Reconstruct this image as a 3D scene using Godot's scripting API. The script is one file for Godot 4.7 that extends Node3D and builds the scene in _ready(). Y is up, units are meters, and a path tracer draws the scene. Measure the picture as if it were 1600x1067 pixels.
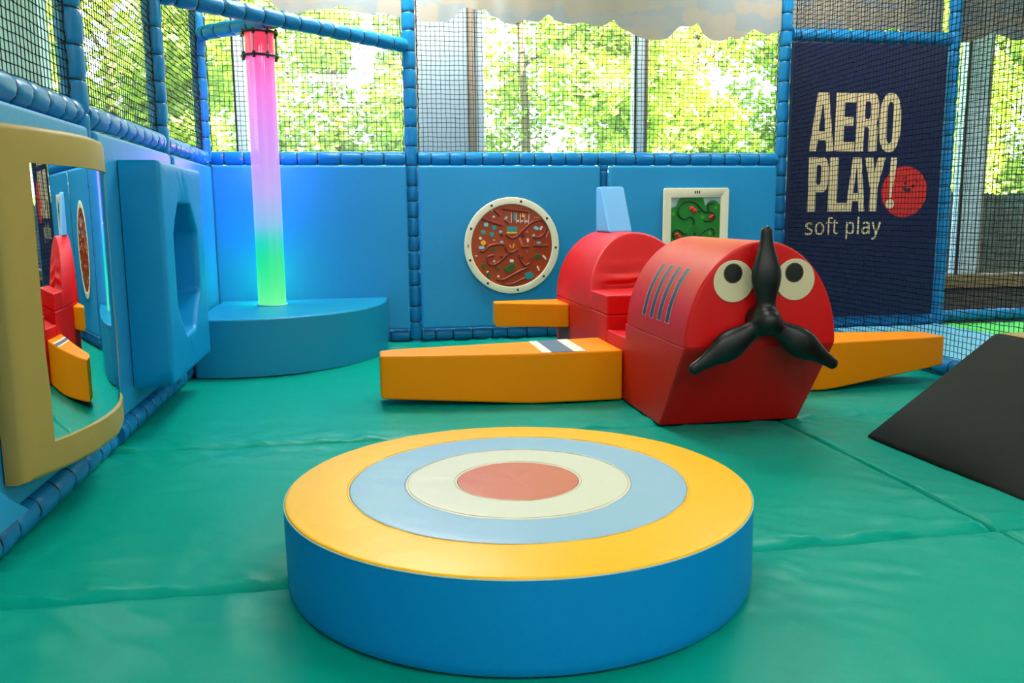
extends Node3D

# Soft play room: corner of a padded, netted enclosure; x right along the back fence, z towards the camera, y up.

var mats := {}
var taken := {}
var tie_mesh := {}
var grain_tex: NoiseTexture2D

# ------------------------------------------------------------------ mesh builder
class MB:
	var v := PackedVector3Array()
	var uv := PackedVector2Array()
	var ix := PackedInt32Array()

	func add(p: Vector3, t := Vector2.ZERO) -> int:
		v.append(p)
		uv.append(t)
		return v.size() - 1

	func tri(a: int, b: int, c: int) -> void:      # counter-clockwise seen from outside
		ix.append(a); ix.append(c); ix.append(b)

	func quad(a: int, b: int, c: int, d: int) -> void:
		tri(a, b, c)
		tri(a, c, d)

	func face(p: Array) -> void:                   # convex polygon, counter-clockwise
		var f := []
		for q in p:
			f.append(add(q))
		for k in range(1, f.size() - 1):
			tri(f[0], f[k], f[k + 1])

	func grid(nu: int, nv: int, f: Callable, flip := false) -> void:
		var s := v.size()
		for j in nv + 1:
			for i in nu + 1:
				var p: Vector3 = f.call(float(i) / nu, float(j) / nv)
				add(p, Vector2(float(i) / nu, float(j) / nv))
		for j in nv:
			for i in nu:
				var a := s + j * (nu + 1) + i
				if flip:
					quad(a, a + nu + 1, a + nu + 2, a + 1)
				else:
					quad(a, a + 1, a + nu + 2, a + nu + 1)

	func rows(r: Array, closed := true, flip := false) -> void:   # rows of equally many points
		var n: int = r[0].size()
		var s := v.size()
		for j in r.size():
			for i in n:
				add(r[j][i], Vector2(float(i) / n, float(j) / maxf(1.0, r.size() - 1)))
		for j in r.size() - 1:
			for i in (n if closed else n - 1):
				var a := s + j * n + i
				var b := s + j * n + (i + 1) % n
				if flip:
					quad(a, a + n, b + n, b)
				else:
					quad(a, b, b + n, a + n)

	func box(c: Vector3, h: Vector3) -> void:
		for k in 6:
			var w := Vector3.ZERO
			w[k % 3] = 1.0 if k < 3 else -1.0
			var u := Vector3.ZERO
			u[(k + 1) % 3] = 1.0
			var t := w.cross(u)
			face([c + (w + u + t) * h, c + (w - u + t) * h, c + (w - u - t) * h, c + (w + u - t) * h].map(func(q): return q))

	func rbox(c: Vector3, h: Vector3, r: float, deform = null, sub := Vector3i(1, 1, 1), steps := 3) -> void:
		var co := []
		for k in 3:
			var l := []
			for i in steps + 1:
				l.append(-h[k] + r * (1.0 - tan(PI / 4 * (1.0 - float(i) / steps))))
			for i in range(1, sub[k]):
				l.append(lerpf(-h[k] + r, h[k] - r, float(i) / sub[k]))
			for i in range(steps, -1, -1):
				l.append(h[k] - r * (1.0 - tan(PI / 4 * (1.0 - float(i) / steps))))
			co.append(l)
		var inner := h - Vector3(r, r, r)
		for k in 6:
			var w := k % 3
			var a := (w + 1) % 3
			var b := (w + 2) % 3
			var sgn := 1.0 if k < 3 else -1.0
			var s := v.size()
			for j in co[b].size():
				for i in co[a].size():
					var p := Vector3.ZERO
					p[w] = h[w] * sgn
					p[a] = co[a][i]
					p[b] = co[b][j]
					var q := p.clamp(-inner, inner)
					if (p - q).length() > 1e-7:
						p = q + (p - q).normalized() * r
					p += c
					add(deform.call(p) if deform != null else p)
			var n: int = co[a].size()
			for j in co[b].size() - 1:
				for i in n - 1:
					var f: int = s + j * n + i
					if sgn > 0:
						quad(f, f + 1, f + n + 1, f + n)
					else:
						quad(f, f + n, f + n + 1, f + 1)

	func tube(path: Array, rad, sides := 10, caps := true) -> void:
		var t0: Vector3 = (path[1] - path[0]).normalized()
		var up := Vector3.UP if absf(t0.y) < 0.9 else Vector3.RIGHT
		var n := (up - t0 * up.dot(t0)).normalized()
		var r := []
		for i in path.size():
			var t: Vector3 = (path[mini(i + 1, path.size() - 1)] - path[maxi(i - 1, 0)]).normalized()
			n = (n - t * n.dot(t)).normalized()
			var b := t.cross(n)
			var rr: float = rad[i] if rad is Array else rad
			var ring := []
			for k in sides:
				var a := TAU * k / sides
				ring.append(path[i] + (n * cos(a) + b * sin(a)) * rr)
			r.append(ring)
		rows(r)
		if caps:
			var f: Array = r[0].duplicate()
			f.reverse()
			face(f)
			face(r[-1])

	func lathe(c: Vector3, prof: Array, n := 32, axis := Vector3.UP) -> void:   # prof: Vector2(radius, along axis)
		var up := axis.normalized()
		var s := (Vector3.RIGHT if absf(up.x) < 0.9 else Vector3.FORWARD)
		s = (s - up * s.dot(up)).normalized()
		var q := up.cross(s)
		var r := []
		for p in prof:
			var ring := []
			for k in n:
				var a := TAU * k / n
				ring.append(c + up * p.y + (s * cos(a) + q * sin(a)) * maxf(p.x, 0.00001))
			r.append(ring)
		rows(r)

	func prism(outline: PackedVector2Array, place: Transform3D, depth: float, bevel := 0.0) -> void:   # outline in xy, front at +z
		var o := outline
		if Geometry2D.is_polygon_clockwise(o):
			o = o.duplicate()
			o.reverse()
		var n := o.size()
		var ins := PackedVector2Array()
		for i in n:
			var d1 := (o[i] - o[(i + n - 1) % n]).normalized()
			var d2 := (o[(i + 1) % n] - o[i]).normalized()
			var m := (Vector2(-d1.y, d1.x) + Vector2(-d2.y, d2.x))
			m = m / maxf(0.6, m.length_squared() / 2.0)
			ins.append(o[i] + m * bevel)
		var r := [[], [], [], []]
		for i in n:
			r[0].append(place * Vector3(o[i].x, o[i].y, 0))
			r[1].append(place * Vector3(o[i].x, o[i].y, depth - bevel))
			var mid := o[i].lerp(ins[i], 0.3)
			r[2].append(place * Vector3(mid.x, mid.y, depth - bevel * 0.3))
			r[3].append(place * Vector3(ins[i].x, ins[i].y, depth))
		rows(r)
		var t := Geometry2D.triangulate_polygon(ins)
		var s := v.size()
		for i in n:
			add(r[3][i])
		for k in range(0, t.size(), 3):
			var a: int = t[k]
			var b: int = t[k + 1]
			var c: int = t[k + 2]
			if (ins[b] - ins[a]).cross(ins[c] - ins[a]) < 0:
				var x := b
				b = c
				c = x
			tri(s + a, s + b, s + c)

	func mesh(crease := 50.0) -> ArrayMesh:
		var fn := PackedVector3Array()
		fn.resize(v.size())
		for k in range(0, ix.size(), 3):
			var a := ix[k]
			var c := ix[k + 1]
			var b := ix[k + 2]
			var w := (v[b] - v[a]).cross(v[c] - v[a])
			fn[a] += w
			fn[b] += w
			fn[c] += w
		var at := {}
		for i in v.size():
			var key := Vector3i((v[i] * 20000.0).round())
			if at.has(key):
				at[key].append(i)
			else:
				at[key] = [i]
		var nn := PackedVector3Array()
		nn.resize(v.size())
		var lim := cos(deg_to_rad(crease))
		for l in at.values():
			if l.size() == 1:
				nn[l[0]] = fn[l[0]].normalized()
				continue
			for i in l:
				var me: Vector3 = fn[i].normalized()
				var s := Vector3.ZERO
				for j in l:
					if me.dot(fn[j].normalized()) > lim:
						s += fn[j]
				nn[i] = s.normalized()
		var arr := []
		arr.resize(Mesh.ARRAY_MAX)
		arr[Mesh.ARRAY_VERTEX] = v
		arr[Mesh.ARRAY_NORMAL] = nn
		arr[Mesh.ARRAY_TEX_UV] = uv
		arr[Mesh.ARRAY_INDEX] = ix
		var m := ArrayMesh.new()
		m.add_surface_from_arrays(Mesh.PRIMITIVE_TRIANGLES, arr)
		return m

# ------------------------------------------------------------------ scene helpers
func numbered(called: String) -> String:
	taken[called] = taken.get(called, -1) + 1
	return called if taken[called] == 0 else "%s_%03d" % [called, taken[called]]

func tag(o: Node3D, label: String, category: String, group := "") -> Node3D:
	o.set_meta("label", label)
	o.set_meta("category", category)
	if group:
		o.set_meta("group", group)
	return o

func thing(called: String, label: String, category: String, at := Vector3.ZERO, group := "") -> Node3D:
	var o := Node3D.new()
	o.name = numbered(called)
	add_child(o)
	o.position = at
	return tag(o, label, category, group)

func origin(o: Node3D) -> Vector3:
	var p := Vector3.ZERO
	while o != null and o != self:
		p += o.position
		o = o.get_parent() as Node3D
	return p

# mesh given in world coordinates, put under parent
func obj(called: String, mb, m: Material, parent: Node3D = null) -> MeshInstance3D:
	var o := MeshInstance3D.new()
	o.mesh = mb.mesh() if mb is MB else mb
	o.material_override = m
	if parent == null:
		o.name = numbered(called)
		add_child(o)
	else:
		o.name = called
		parent.add_child(o, true)
		o.position = -origin(parent)
	return o

func piece(called: String, mesh: Mesh, m: Material, parent: Node3D, t: Transform3D) -> MeshInstance3D:
	var o := MeshInstance3D.new()
	o.mesh = mesh
	o.material_override = m
	o.name = called
	parent.add_child(o, true)
	t.origin -= origin(parent)
	o.transform = t
	return o

func struct(o: Node3D) -> Node3D:
	o.set_meta("kind", "structure")
	return o

func mat(called: String, c: Color, rough := 0.5, metal := 0.0, spec := 0.5) -> StandardMaterial3D:
	if not mats.has(called):
		var m := StandardMaterial3D.new()
		m.resource_name = called
		m.albedo_color = c
		m.roughness = rough
		m.metallic = metal
		m.metallic_specular = spec
		mats[called] = m
	return mats[called]

func vinyl(called: String, c: Color, rough := 0.42, bump := 0.35, scale := 2.2, spec := 0.36) -> StandardMaterial3D:
	if not mats.has(called):
		var m := mat(called, c, rough, 0.0, spec)
		m.normal_enabled = true
		m.normal_texture = grain_tex
		m.normal_scale = bump
		m.uv1_triplanar = true
		m.uv1_world_triplanar = true
		m.uv1_scale = Vector3.ONE * scale
	return mats[called]

func noise(seed_: int, freq: float, oct := 3) -> FastNoiseLite:
	var n := FastNoiseLite.new()
	n.seed = seed_
	n.frequency = freq
	n.noise_type = FastNoiseLite.TYPE_SIMPLEX_SMOOTH
	n.fractal_octaves = oct
	return n

func rounded(x0: float, y0: float, x1: float, y1: float, r: float, n := 6) -> PackedVector2Array:
	var p := PackedVector2Array()
	for k in 4:
		var c := Vector2(x1 - r if k in [0, 3] else x0 + r, y1 - r if k < 2 else y0 + r)
		for i in n + 1:
			var a := PI / 2 * (k + float(i) / n)
			p.append(c + Vector2(cos(a), sin(a)) * r)
	return p

func circle(c: Vector2, r: float, n := 32) -> PackedVector2Array:
	var p := PackedVector2Array()
	for i in n:
		p.append(c + Vector2(cos(TAU * i / n), sin(TAU * i / n)) * r)
	return p

func smooth_path(pts: Array, per := 8) -> Array:
	var out := []
	for i in pts.size() - 1:
		var a = pts[maxi(i - 1, 0)]
		var d = pts[mini(i + 2, pts.size() - 1)]
		for k in per:
			var t := float(k) / per
			out.append(pts[i].cubic_interpolate(pts[i + 1], a, d, t))
	out.append(pts[-1])
	return out

# a foam sleeve tied with cable ties along a steel pole from a to b
func sleeve(called: String, label: String, a: Vector3, b: Vector3, r: float, group: String, seed_: int, category := "post", step := 0.14) -> Node3D:
	var rng := RandomNumberGenerator.new()
	rng.seed = seed_
	var t := thing(called, label, category, a, group)
	var dir := (b - a).normalized()
	var length := a.distance_to(b)
	var cuts := []
	var s := step * rng.randf_range(0.3, 0.7)
	while s < length - 0.03:
		cuts.append(s)
		s += step * rng.randf_range(0.8, 1.2)
	var side := dir.cross(Vector3.UP if absf(dir.y) < 0.9 else Vector3.RIGHT).normalized()
	var q := dir.cross(side)
	var marks := [0.0]
	var pinch := [0.0]
	var ends := [0.0] + cuts + [length]
	for k in ends.size() - 1:
		var l: float = ends[k + 1] - ends[k]
		for f in [[0.004, 0.62], [0.012, 0.30], [0.024, 0.13], [0.040, 0.04], [l * 0.5, 0.0], [l - 0.040, 0.04], [l - 0.024, 0.13], [l - 0.012, 0.30], [l - 0.004, 0.62], [l, 1.0]]:
			if f[0] > 0.0 and f[0] <= l and ends[k] + f[0] > marks[-1]:
				marks.append(ends[k] + f[0])
				pinch.append(f[1])
	pinch[-1] = 0.3
	var wob := noise(seed_, 9.0, 2)
	var mb := MB.new()
	var rr := []
	for k in marks.size():
		var ring := []
		var near := 1.0
		for c in ends:
			near = minf(near, absf(marks[k] - c))
		for i in 26:
			var an := TAU * i / 26
			var w: float = 1.03 - 0.21 * pinch[k] + 0.07 * wob.get_noise_3d(cos(an) * 0.12, sin(an) * 0.12, marks[k])
			w += 0.13 * exp(-near / 0.022) * minf(1.0, near / 0.008) * wob.get_noise_3d(cos(an) * 0.45 + 7.0, sin(an) * 0.45, marks[k] * 0.5)
			ring.append(a + dir * marks[k] + (side * cos(an) + q * sin(an)) * r * w)
		rr.append(ring)
	mb.rows(rr)
	var f0: Array = rr[0].duplicate()
	f0.reverse()
	mb.face(f0)
	mb.face(rr[-1])
	obj("foam_sleeve", mb, vinyl("sleeve_blue", Color(0.05, 0.47, 0.70), 0.34, 0.5, 3.0), t)
	var key := snappedf(r, 0.001)
	if not tie_mesh.has(key):
		var tm := MB.new()
		tm.lathe(Vector3.ZERO, [Vector2(r * 0.80, -0.003), Vector2(r * 0.93, -0.003), Vector2(r * 0.93, 0.003), Vector2(r * 0.80, 0.003)], 18)
		tie_mesh[key] = tm.mesh()
	var basis_ := Basis(side, dir, side.cross(dir))
	for c in cuts:
		piece("cable_tie", tie_mesh[key], mat("tie_black", Color(0.03, 0.04, 0.05), 0.5), t, Transform3D(basis_, a + dir * c))
	return t

# knotted square-mesh net on the rectangle o + u*nu + v*nv (u, v: one cell)
func net(called: String, label: String, o: Vector3, u: Vector3, w: Vector3, nu: int, nv: int, group: String, seed_: int, r := 0.0022) -> MeshInstance3D:
	var nz := noise(seed_, 0.9, 2)
	var un := u.normalized()
	var wn := w.normalized()
	var nn := un.cross(wn)
	var pts := PackedVector3Array()
	pts.resize((nu + 1) * (nv + 1))
	for j in nv + 1:
		for i in nu + 1:
			var p := o + u * i + w * j
			var k := 0.005
			pts[j * (nu + 1) + i] = p + un * k * nz.get_noise_3d(p.x * 6, p.y * 6, p.z * 6) + wn * k * nz.get_noise_3d(p.x * 6 + 50, p.y * 6, p.z * 6) + nn * 0.008 * nz.get_noise_3d(p.x + 90, p.y, p.z)
	var vs := PackedVector3Array()
	var ns := PackedVector3Array()
	var ix := PackedInt32Array()
	var tri_dirs := [[0.0, 1.0], [0.866, -0.5], [-0.866, -0.5]]
	for pass_ in 2:
		var across := wn if pass_ == 0 else un
		for j in (nv + 1 if pass_ == 0 else nu + 1):
			for i in (nu + 1 if pass_ == 0 else nv + 1):
				var p: Vector3 = pts[j * (nu + 1) + i] if pass_ == 0 else pts[i * (nu + 1) + j]
				for d in tri_dirs:
					var n: Vector3 = across * d[0] + nn * d[1]
					vs.append(p + n * r)
					ns.append(n)
				if i > 0:
					var s := vs.size() - 6
					for k in 3:
						var k2 := (k + 1) % 3
						ix.append_array([s + k, s + k + 3, s + k2 + 3, s + k, s + k2 + 3, s + k2])
	var kr := r * 2.1
	for p in pts:
		var s := vs.size()
		for d in [un, -un, wn, -wn, nn, -nn]:
			vs.append(p + d * kr)
			ns.append(d)
		ix.append_array([s, s + 2, s + 4, s + 2, s + 1, s + 4, s + 1, s + 3, s + 4, s + 3, s, s + 4, s + 2, s, s + 5, s + 1, s + 2, s + 5, s + 3, s + 1, s + 5, s, s + 3, s + 5])
	var arr := []
	arr.resize(Mesh.ARRAY_MAX)
	arr[Mesh.ARRAY_VERTEX] = vs
	arr[Mesh.ARRAY_NORMAL] = ns
	arr[Mesh.ARRAY_INDEX] = ix
	var m := ArrayMesh.new()
	m.add_surface_from_arrays(Mesh.PRIMITIVE_TRIANGLES, arr)
	var ob := obj(called, m, mat("twine", Color(0.05, 0.07, 0.07), 0.8))
	tag(ob, label, "net", group)
	return ob

# black lacing cord wound along a pole
func lacing(label: String, a: Vector3, b: Vector3, seed_: int) -> void:
	var rng := RandomNumberGenerator.new()
	rng.seed = seed_
	var mb := MB.new()
	var path := []
	var n := int(a.distance_to(b) / 0.02)
	for i in n + 1:
		path.append(a.lerp(b, float(i) / n) + Vector3(rng.randf_range(-1, 1), 0, rng.randf_range(-1, 1)) * 0.006)
	mb.tube(path, 0.0035, 5)
	tag(obj("lacing_cord", mb, mat("twine", Color.BLACK)), label, "cord", "lacing cords of the nets")

# ------------------------------------------------------------------ scene
func _ready() -> void:
	setup_camera_and_light()
	grain_tex = NoiseTexture2D.new()
	grain_tex.width = 512
	grain_tex.height = 512
	grain_tex.seamless = true
	grain_tex.as_normal_map = true
	grain_tex.bump_strength = 2.0
	var gn := noise(7, 0.012, 5)
	gn.fractal_gain = 0.55
	grain_tex.noise = gn
	build_room()
	build_outside()
	build_floor()
	build_fence()
	build_wall_pads()
	build_bubble_tube()
	build_left_wall_toys()
	build_sign()
	build_play_panels()
	build_disc()
	build_plane()
	build_ramp()

func setup_camera_and_light() -> void:
	var cam := Camera3D.new()
	cam.name = "camera"
	add_child(cam)
	var yaw := 0.1685
	var pitch := 0.1494
	var roll := -0.0086
	var fwd := Vector3(sin(yaw) * cos(pitch), -sin(pitch), -cos(yaw) * cos(pitch))
	var right := Vector3(cos(yaw), 0, sin(yaw))
	var up := right.cross(fwd)
	var r2 := right * cos(roll) + up * sin(roll)
	var u2 := up * cos(roll) - right * sin(roll)
	cam.transform = Transform3D(Basis(r2, u2, -fwd), Vector3(1.1514, 1.0, 6.7819))
	cam.fov = rad_to_deg(2.0 * atan(533.5 / 1338.5))
	cam.current = true

	var env := Environment.new()
	env.tonemap_mode = Environment.TONE_MAPPER_LINEAR
	env.tonemap_exposure = 2.0
	env.sdfgi_enabled = true
	env.ssao_enabled = true
	env.ssil_enabled = true
	env.background_mode = Environment.BG_SKY
	var sm := ProceduralSkyMaterial.new()
	sm.sky_top_color = Color(0.62, 0.80, 0.98)
	sm.sky_horizon_color = Color(0.95, 0.97, 1.0)
	sm.ground_bottom_color = Color(0.35, 0.40, 0.30)
	sm.ground_horizon_color = Color(0.8, 0.85, 0.8)
	sm.energy_multiplier = 4.0
	var sky := Sky.new()
	sky.sky_material = sm
	env.sky = sky
	var we := WorldEnvironment.new()
	we.environment = env
	we.name = "world"
	add_child(we)

	var sun := DirectionalLight3D.new()
	sun.name = "sun"
	sun.light_energy = 11.0
	sun.light_color = Color(1.0, 0.96, 0.86)
	sun.light_angular_distance = 0.6
	sun.shadow_enabled = true
	sun.sky_mode = DirectionalLight3D.SKY_MODE_LIGHT_ONLY
	add_child(sun)
	sun.look_at_from_position(Vector3(5, 9, 8), Vector3.ZERO)

	# ceiling lamps of the hall, above and behind the camera's view
	var spots := [Vector3(1.4, 3.54, 0.35), Vector3(4.7, 3.54, 0.9), Vector3(2.2, 3.54, 4.2), Vector3(7.8, 3.54, 2.6), Vector3(0.8, 3.54, 8.3), Vector3(3.4, 3.54, 8.6), Vector3(6.2, 3.54, 8.3)]
	var power := [7.0, 3.2, 1.4, 3.0, 3.8, 4.0, 3.6]
	for k in spots.size():
		var p: Vector3 = spots[k]
		var t := thing("ceiling_light", ["square ceiling light above the bubble tube corner", "square ceiling light above the navy sign", "square ceiling light above the round podium", "square ceiling light above the sky blue mats", "square ceiling light behind the camera on the left", "square ceiling light behind the camera in the middle", "square ceiling light behind the camera on the right"][k], "ceiling light", p, "ceiling lights")
		var fr := MB.new()
		fr.rbox(p + Vector3(0, 0.03, 0), Vector3(0.64, 0.025, 0.64), 0.01)
		obj("frame", fr, mat("lamp_frame", Color(0.9, 0.9, 0.9), 0.5), t)
		var df := MB.new()
		df.rbox(p, Vector3(0.60, 0.008, 0.60), 0.004)
		var dm := mat("lamp_diffuser", Color(0.95, 0.95, 0.95), 0.6)
		dm.emission_enabled = true
		dm.emission = Color(1.0, 0.98, 0.95)
		dm.emission_energy_multiplier = 1.0
		obj("light_diffuser", df, dm, t)
		var al := AreaLight3D.new()
		al.name = "lamp_glow"
		al.area_size = Vector2(1.2, 1.2)
		al.light_energy = power[k]
		al.light_color = Color(1.0, 0.99, 0.97)
		al.area_range = 30.0
		al.shadow_enabled = true
		t.add_child(al)
		al.position = Vector3(0, -0.02, 0)
		al.rotation = Vector3(-PI / 2, 0, 0)

# ------------------------------------------------------------------ hall shell
const GZ := -1.0       # plane of the back glazing
const GX := -3.2       # plane of the left glazing

func slab(called: String, c: Vector3, h: Vector3, m: Material) -> MeshInstance3D:
	var mb := MB.new()
	mb.rbox(c, h, 0.004, null, Vector3i.ONE, 1)
	var o := obj(called, mb, m)
	struct(o)
	return o

func build_room() -> void:
	var white := mat("wall_white", Color(0.90, 0.90, 0.88), 0.8)
	slab("ceiling", Vector3(4.0, 3.68, 4.5), Vector3(7.4, 0.08, 5.9), white)
	slab("wall_right", Vector3(11.2, 1.7, 4.5), Vector3(0.1, 2.0, 5.8), white)
	slab("wall_front", Vector3(4.0, 1.7, 10.2), Vector3(7.3, 2.0, 0.1), white)
	slab("wall_left", Vector3(GX, 1.7, 7.6), Vector3(0.1, 2.0, 2.6), white)
	slab("wall_back", Vector3(4.0, 0.0, GZ), Vector3(7.25, 0.22, 0.10), mat("low_wall", Color(0.42, 0.42, 0.40), 0.7))
	slab("trim_1", Vector3(4.0, 0.285, GZ + 0.02), Vector3(7.25, 0.065, 0.13), mat("tan_sill", Color(0.66, 0.56, 0.40), 0.5))
	slab("trim_2", Vector3(GX, 0.1, 2.0), Vector3(0.1, 0.3, 3.0), mat("low_wall", Color.WHITE))
	var alu := mat("aluminium", Color(0.88, 0.94, 1.0), 0.4)
	var dark := mat("gasket", Color(0.10, 0.12, 0.14), 0.5)
	var tan_ := mat("tan_edge", Color(0.66, 0.59, 0.53), 0.5)
	# back glazing: frames between mullions
	var cuts := [-3.15, -1.62, 0.155, 2.19, 3.66, 5.35, 7.10, 8.9, 11.1]
	var glass := mat("pane_glass", Color(0.95, 0.98, 0.97, 0.06), 0.02)
	glass.transparency = BaseMaterial3D.TRANSPARENCY_ALPHA
	for k in cuts.size() - 1:
		var w := Node3D.new()
		w.name = "window_%d" % (k + 1)
		add_child(w)
		struct(w)
		w.position = Vector3(cuts[k], 0.35, GZ)
		var wide := 0.12 if k == 6 else 0.045
		var mb := MB.new()
		mb.rbox(Vector3(cuts[k], 1.95, GZ), Vector3(wide, 1.62, 0.06), 0.006)
		obj("mullion", mb, alu, w)
		mb = MB.new()
		mb.rbox(Vector3(cuts[k] - wide + 0.006, 1.95, GZ + 0.055), Vector3(0.008, 1.62, 0.012), 0.002)
		obj("gasket", mb, dark, w)
		if k in [4, 6]:
			mb = MB.new()
			mb.rbox(Vector3(cuts[k] + wide + 0.022, 1.95, GZ - 0.01), Vector3(0.022, 1.62, 0.045), 0.004)
			obj("edge_strip", mb, tan_, w)
		mb = MB.new()
		mb.rbox(Vector3((cuts[k] + cuts[k + 1]) / 2, 3.52, GZ), Vector3((cuts[k + 1] - cuts[k]) / 2, 0.05, 0.05), 0.004)
		obj("head_rail", mb, alu, w)
		mb = MB.new()
		mb.box(Vector3((cuts[k] + cuts[k + 1]) / 2, 1.93, GZ - 0.02), Vector3((cuts[k + 1] - cuts[k]) / 2 - 0.04, 1.58, 0.004))
		obj("pane", mb, glass, w)
	# wide grey building column in front of the glazing
	var col := Node3D.new()
	col.name = "column"
	add_child(col)
	struct(col)
	col.position = Vector3(1.88, 0, GZ + 0.12)
	var mb2 := MB.new()
	mb2.rbox(Vector3(1.86, 1.75, GZ + 0.13), Vector3(0.21, 1.85, 0.10), 0.015)
	obj("shaft", mb2, mat("column_grey", Color(0.64, 0.72, 0.77), 0.6), col)
	mb2 = MB.new()
	mb2.rbox(Vector3(2.105, 1.75, GZ + 0.11), Vector3(0.035, 1.85, 0.06), 0.006)
	obj("edge_strip", mb2, tan_, col)
	mb2 = MB.new()
	mb2.rbox(Vector3(1.635, 1.75, GZ + 0.11), Vector3(0.02, 1.85, 0.05), 0.006)
	obj("edge_strip", mb2, tan_, col)
	# left glazing
	var lc := [-1.0, 1.25, 3.15, 5.0]
	for k in lc.size() - 1:
		var w := Node3D.new()
		w.name = "window_%d" % (k + 11)
		add_child(w)
		struct(w)
		w.position = Vector3(GX, 0.4, lc[k])
		var mb := MB.new()
		mb.rbox(Vector3(GX, 2.0, lc[k]), Vector3(0.06, 1.62, 0.05), 0.006)
		obj("mullion", mb, alu, w)
		mb = MB.new()
		mb.rbox(Vector3(GX, 3.52, (lc[k] + lc[k + 1]) / 2), Vector3(0.05, 0.05, (lc[k + 1] - lc[k]) / 2), 0.004)
		obj("head_rail", mb, alu, w)
		mb = MB.new()
		mb.box(Vector3(GX - 0.02, 1.95, (lc[k] + lc[k + 1]) / 2), Vector3(0.004, 1.56, (lc[k + 1] - lc[k]) / 2 - 0.04))
		obj("pane", mb, glass, w)
	# cladding column seen through the nearest left net
	slab("column_001", Vector3(-1.61, 1.75, GZ + 0.13), Vector3(0.29, 1.85, 0.10), mat("column_grey", Color.WHITE))

# ------------------------------------------------------------------ outdoors
func build_outside() -> void:
	var g := MB.new()
	g.grid(40, 40, func(u, v):
		var x := lerpf(-45.0, 50.0, u)
		var z := lerpf(-50.0, 16.0, v)
		var bank := clampf((-z - 9.0) / 8.0, 0.0, 1.0) * 2.2
		return Vector3(x, -0.35 + bank, z), true)
	var gm := mat("grass_ground", Color(0.40, 0.58, 0.16), 0.9)
	var lawn := obj("lawn", g, gm)
	lawn.set_meta("kind", "structure")
	var leaf := MB.new()
	leaf.face([Vector3(0, 0, 0), Vector3(0.5, 0.12, 0.42), Vector3(0, 0.0, 1.0)])
	leaf.face([Vector3(0, 0, 0), Vector3(0, 0.0, 1.0), Vector3(-0.5, 0.12, 0.42)])
	var lm := leaf.mesh()
	var fol := mat("foliage", Color.WHITE, 0.55)
	fol.vertex_color_use_as_albedo = true
	fol.backlight_enabled = true
	fol.backlight = Color(0.70, 0.76, 0.22)
	lm.surface_set_material(0, fol)
	var spots := [
		[Vector3(-3.6, 0.3, -11.5), 7.5, "leafy tree outside behind the glowing bubble tube"],
		[Vector3(0.6, 0.3, -12.5), 8.0, "leafy tree outside between the corner post and the grey column"],
		[Vector3(4.4, 0.0, -10.5), 7.6, "leafy tree outside just right of the wide grey column"],
		[Vector3(8.6, 0.2, -12.0), 8.2, "leafy tree outside behind the thin window mullion"],
		[Vector3(12.6, 0.2, -11.0), 7.4, "leafy tree outside left of the navy sign"],
		[Vector3(17.4, 0.2, -13.5), 7.6, "leafy tree outside hidden mostly by the navy sign"],
		[Vector3(21.8, 0.2, -13.0), 7.8, "leafy tree outside at the right edge behind the white mullion"],
		[Vector3(-10.0, -0.35, -6.5), 7.6, "leafy tree outside behind the corner post of the left fence"],
		[Vector3(-9.6, -0.35, -2.0), 7.4, "leafy tree outside behind the middle left net"],
		[Vector3(-9.2, -0.35, 2.4), 7.2, "leafy tree outside behind the nearest left net"],
		[Vector3(-7.0, 0.0, -12.0), 7.8, "leafy tree outside seen left of the corner between two nets"]]
	for k in spots.size():
		tree(spots[k][0], spots[k][1], spots[k][2], lm, 100 + k)
	# clipped dark hedge under the right window
	var rng := RandomNumberGenerator.new()
	rng.seed = 55
	var t := thing("hedge", "low evergreen hedge outside below the right window", "hedge", Vector3(9.2, -0.35, -2.35))
	var core := MB.new()
	core.rbox(Vector3(9.2, 0.36, -2.35), Vector3(4.3, 0.70, 0.42), 0.15)
	obj("branch_core", core, mat("hedge_core", Color(0.16, 0.22, 0.16), 0.9), t)
	var mm := MultiMesh.new()
	mm.transform_format = MultiMesh.TRANSFORM_3D
	mm.use_colors = true
	var hl := lm.duplicate()
	var hm := mat("hedge_leaf", Color.WHITE, 0.9, 0.0, 0.1)
	hm.vertex_color_use_as_albedo = true
	hl.surface_set_material(0, hm)
	mm.mesh = hl
	mm.instance_count = 5000
	for i in 5000:
		var p := Vector3(rng.randf_range(-4.4, 4.4), rng.randf_range(0.0, 1.46), rng.randf_range(-0.5, 0.5))
		if rng.randf() < 0.6:
			p.z = 0.5
		else:
			p.y = 1.45
		var b := Basis.from_euler(Vector3(rng.randf() * TAU, rng.randf() * TAU, rng.randf() * TAU)).scaled(Vector3.ONE * rng.randf_range(0.06, 0.12))
		mm.set_instance_transform(i, Transform3D(b, p))
		mm.set_instance_color(i, Color(0.02, 0.05, 0.035).lerp(Color(0.03, 0.08, 0.05), rng.randf()))
	var mi := MultiMeshInstance3D.new()
	mi.name = "foliage"
	mi.multimesh = mm
	mi.set_meta("kind", "stuff")
	t.add_child(mi)

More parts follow.
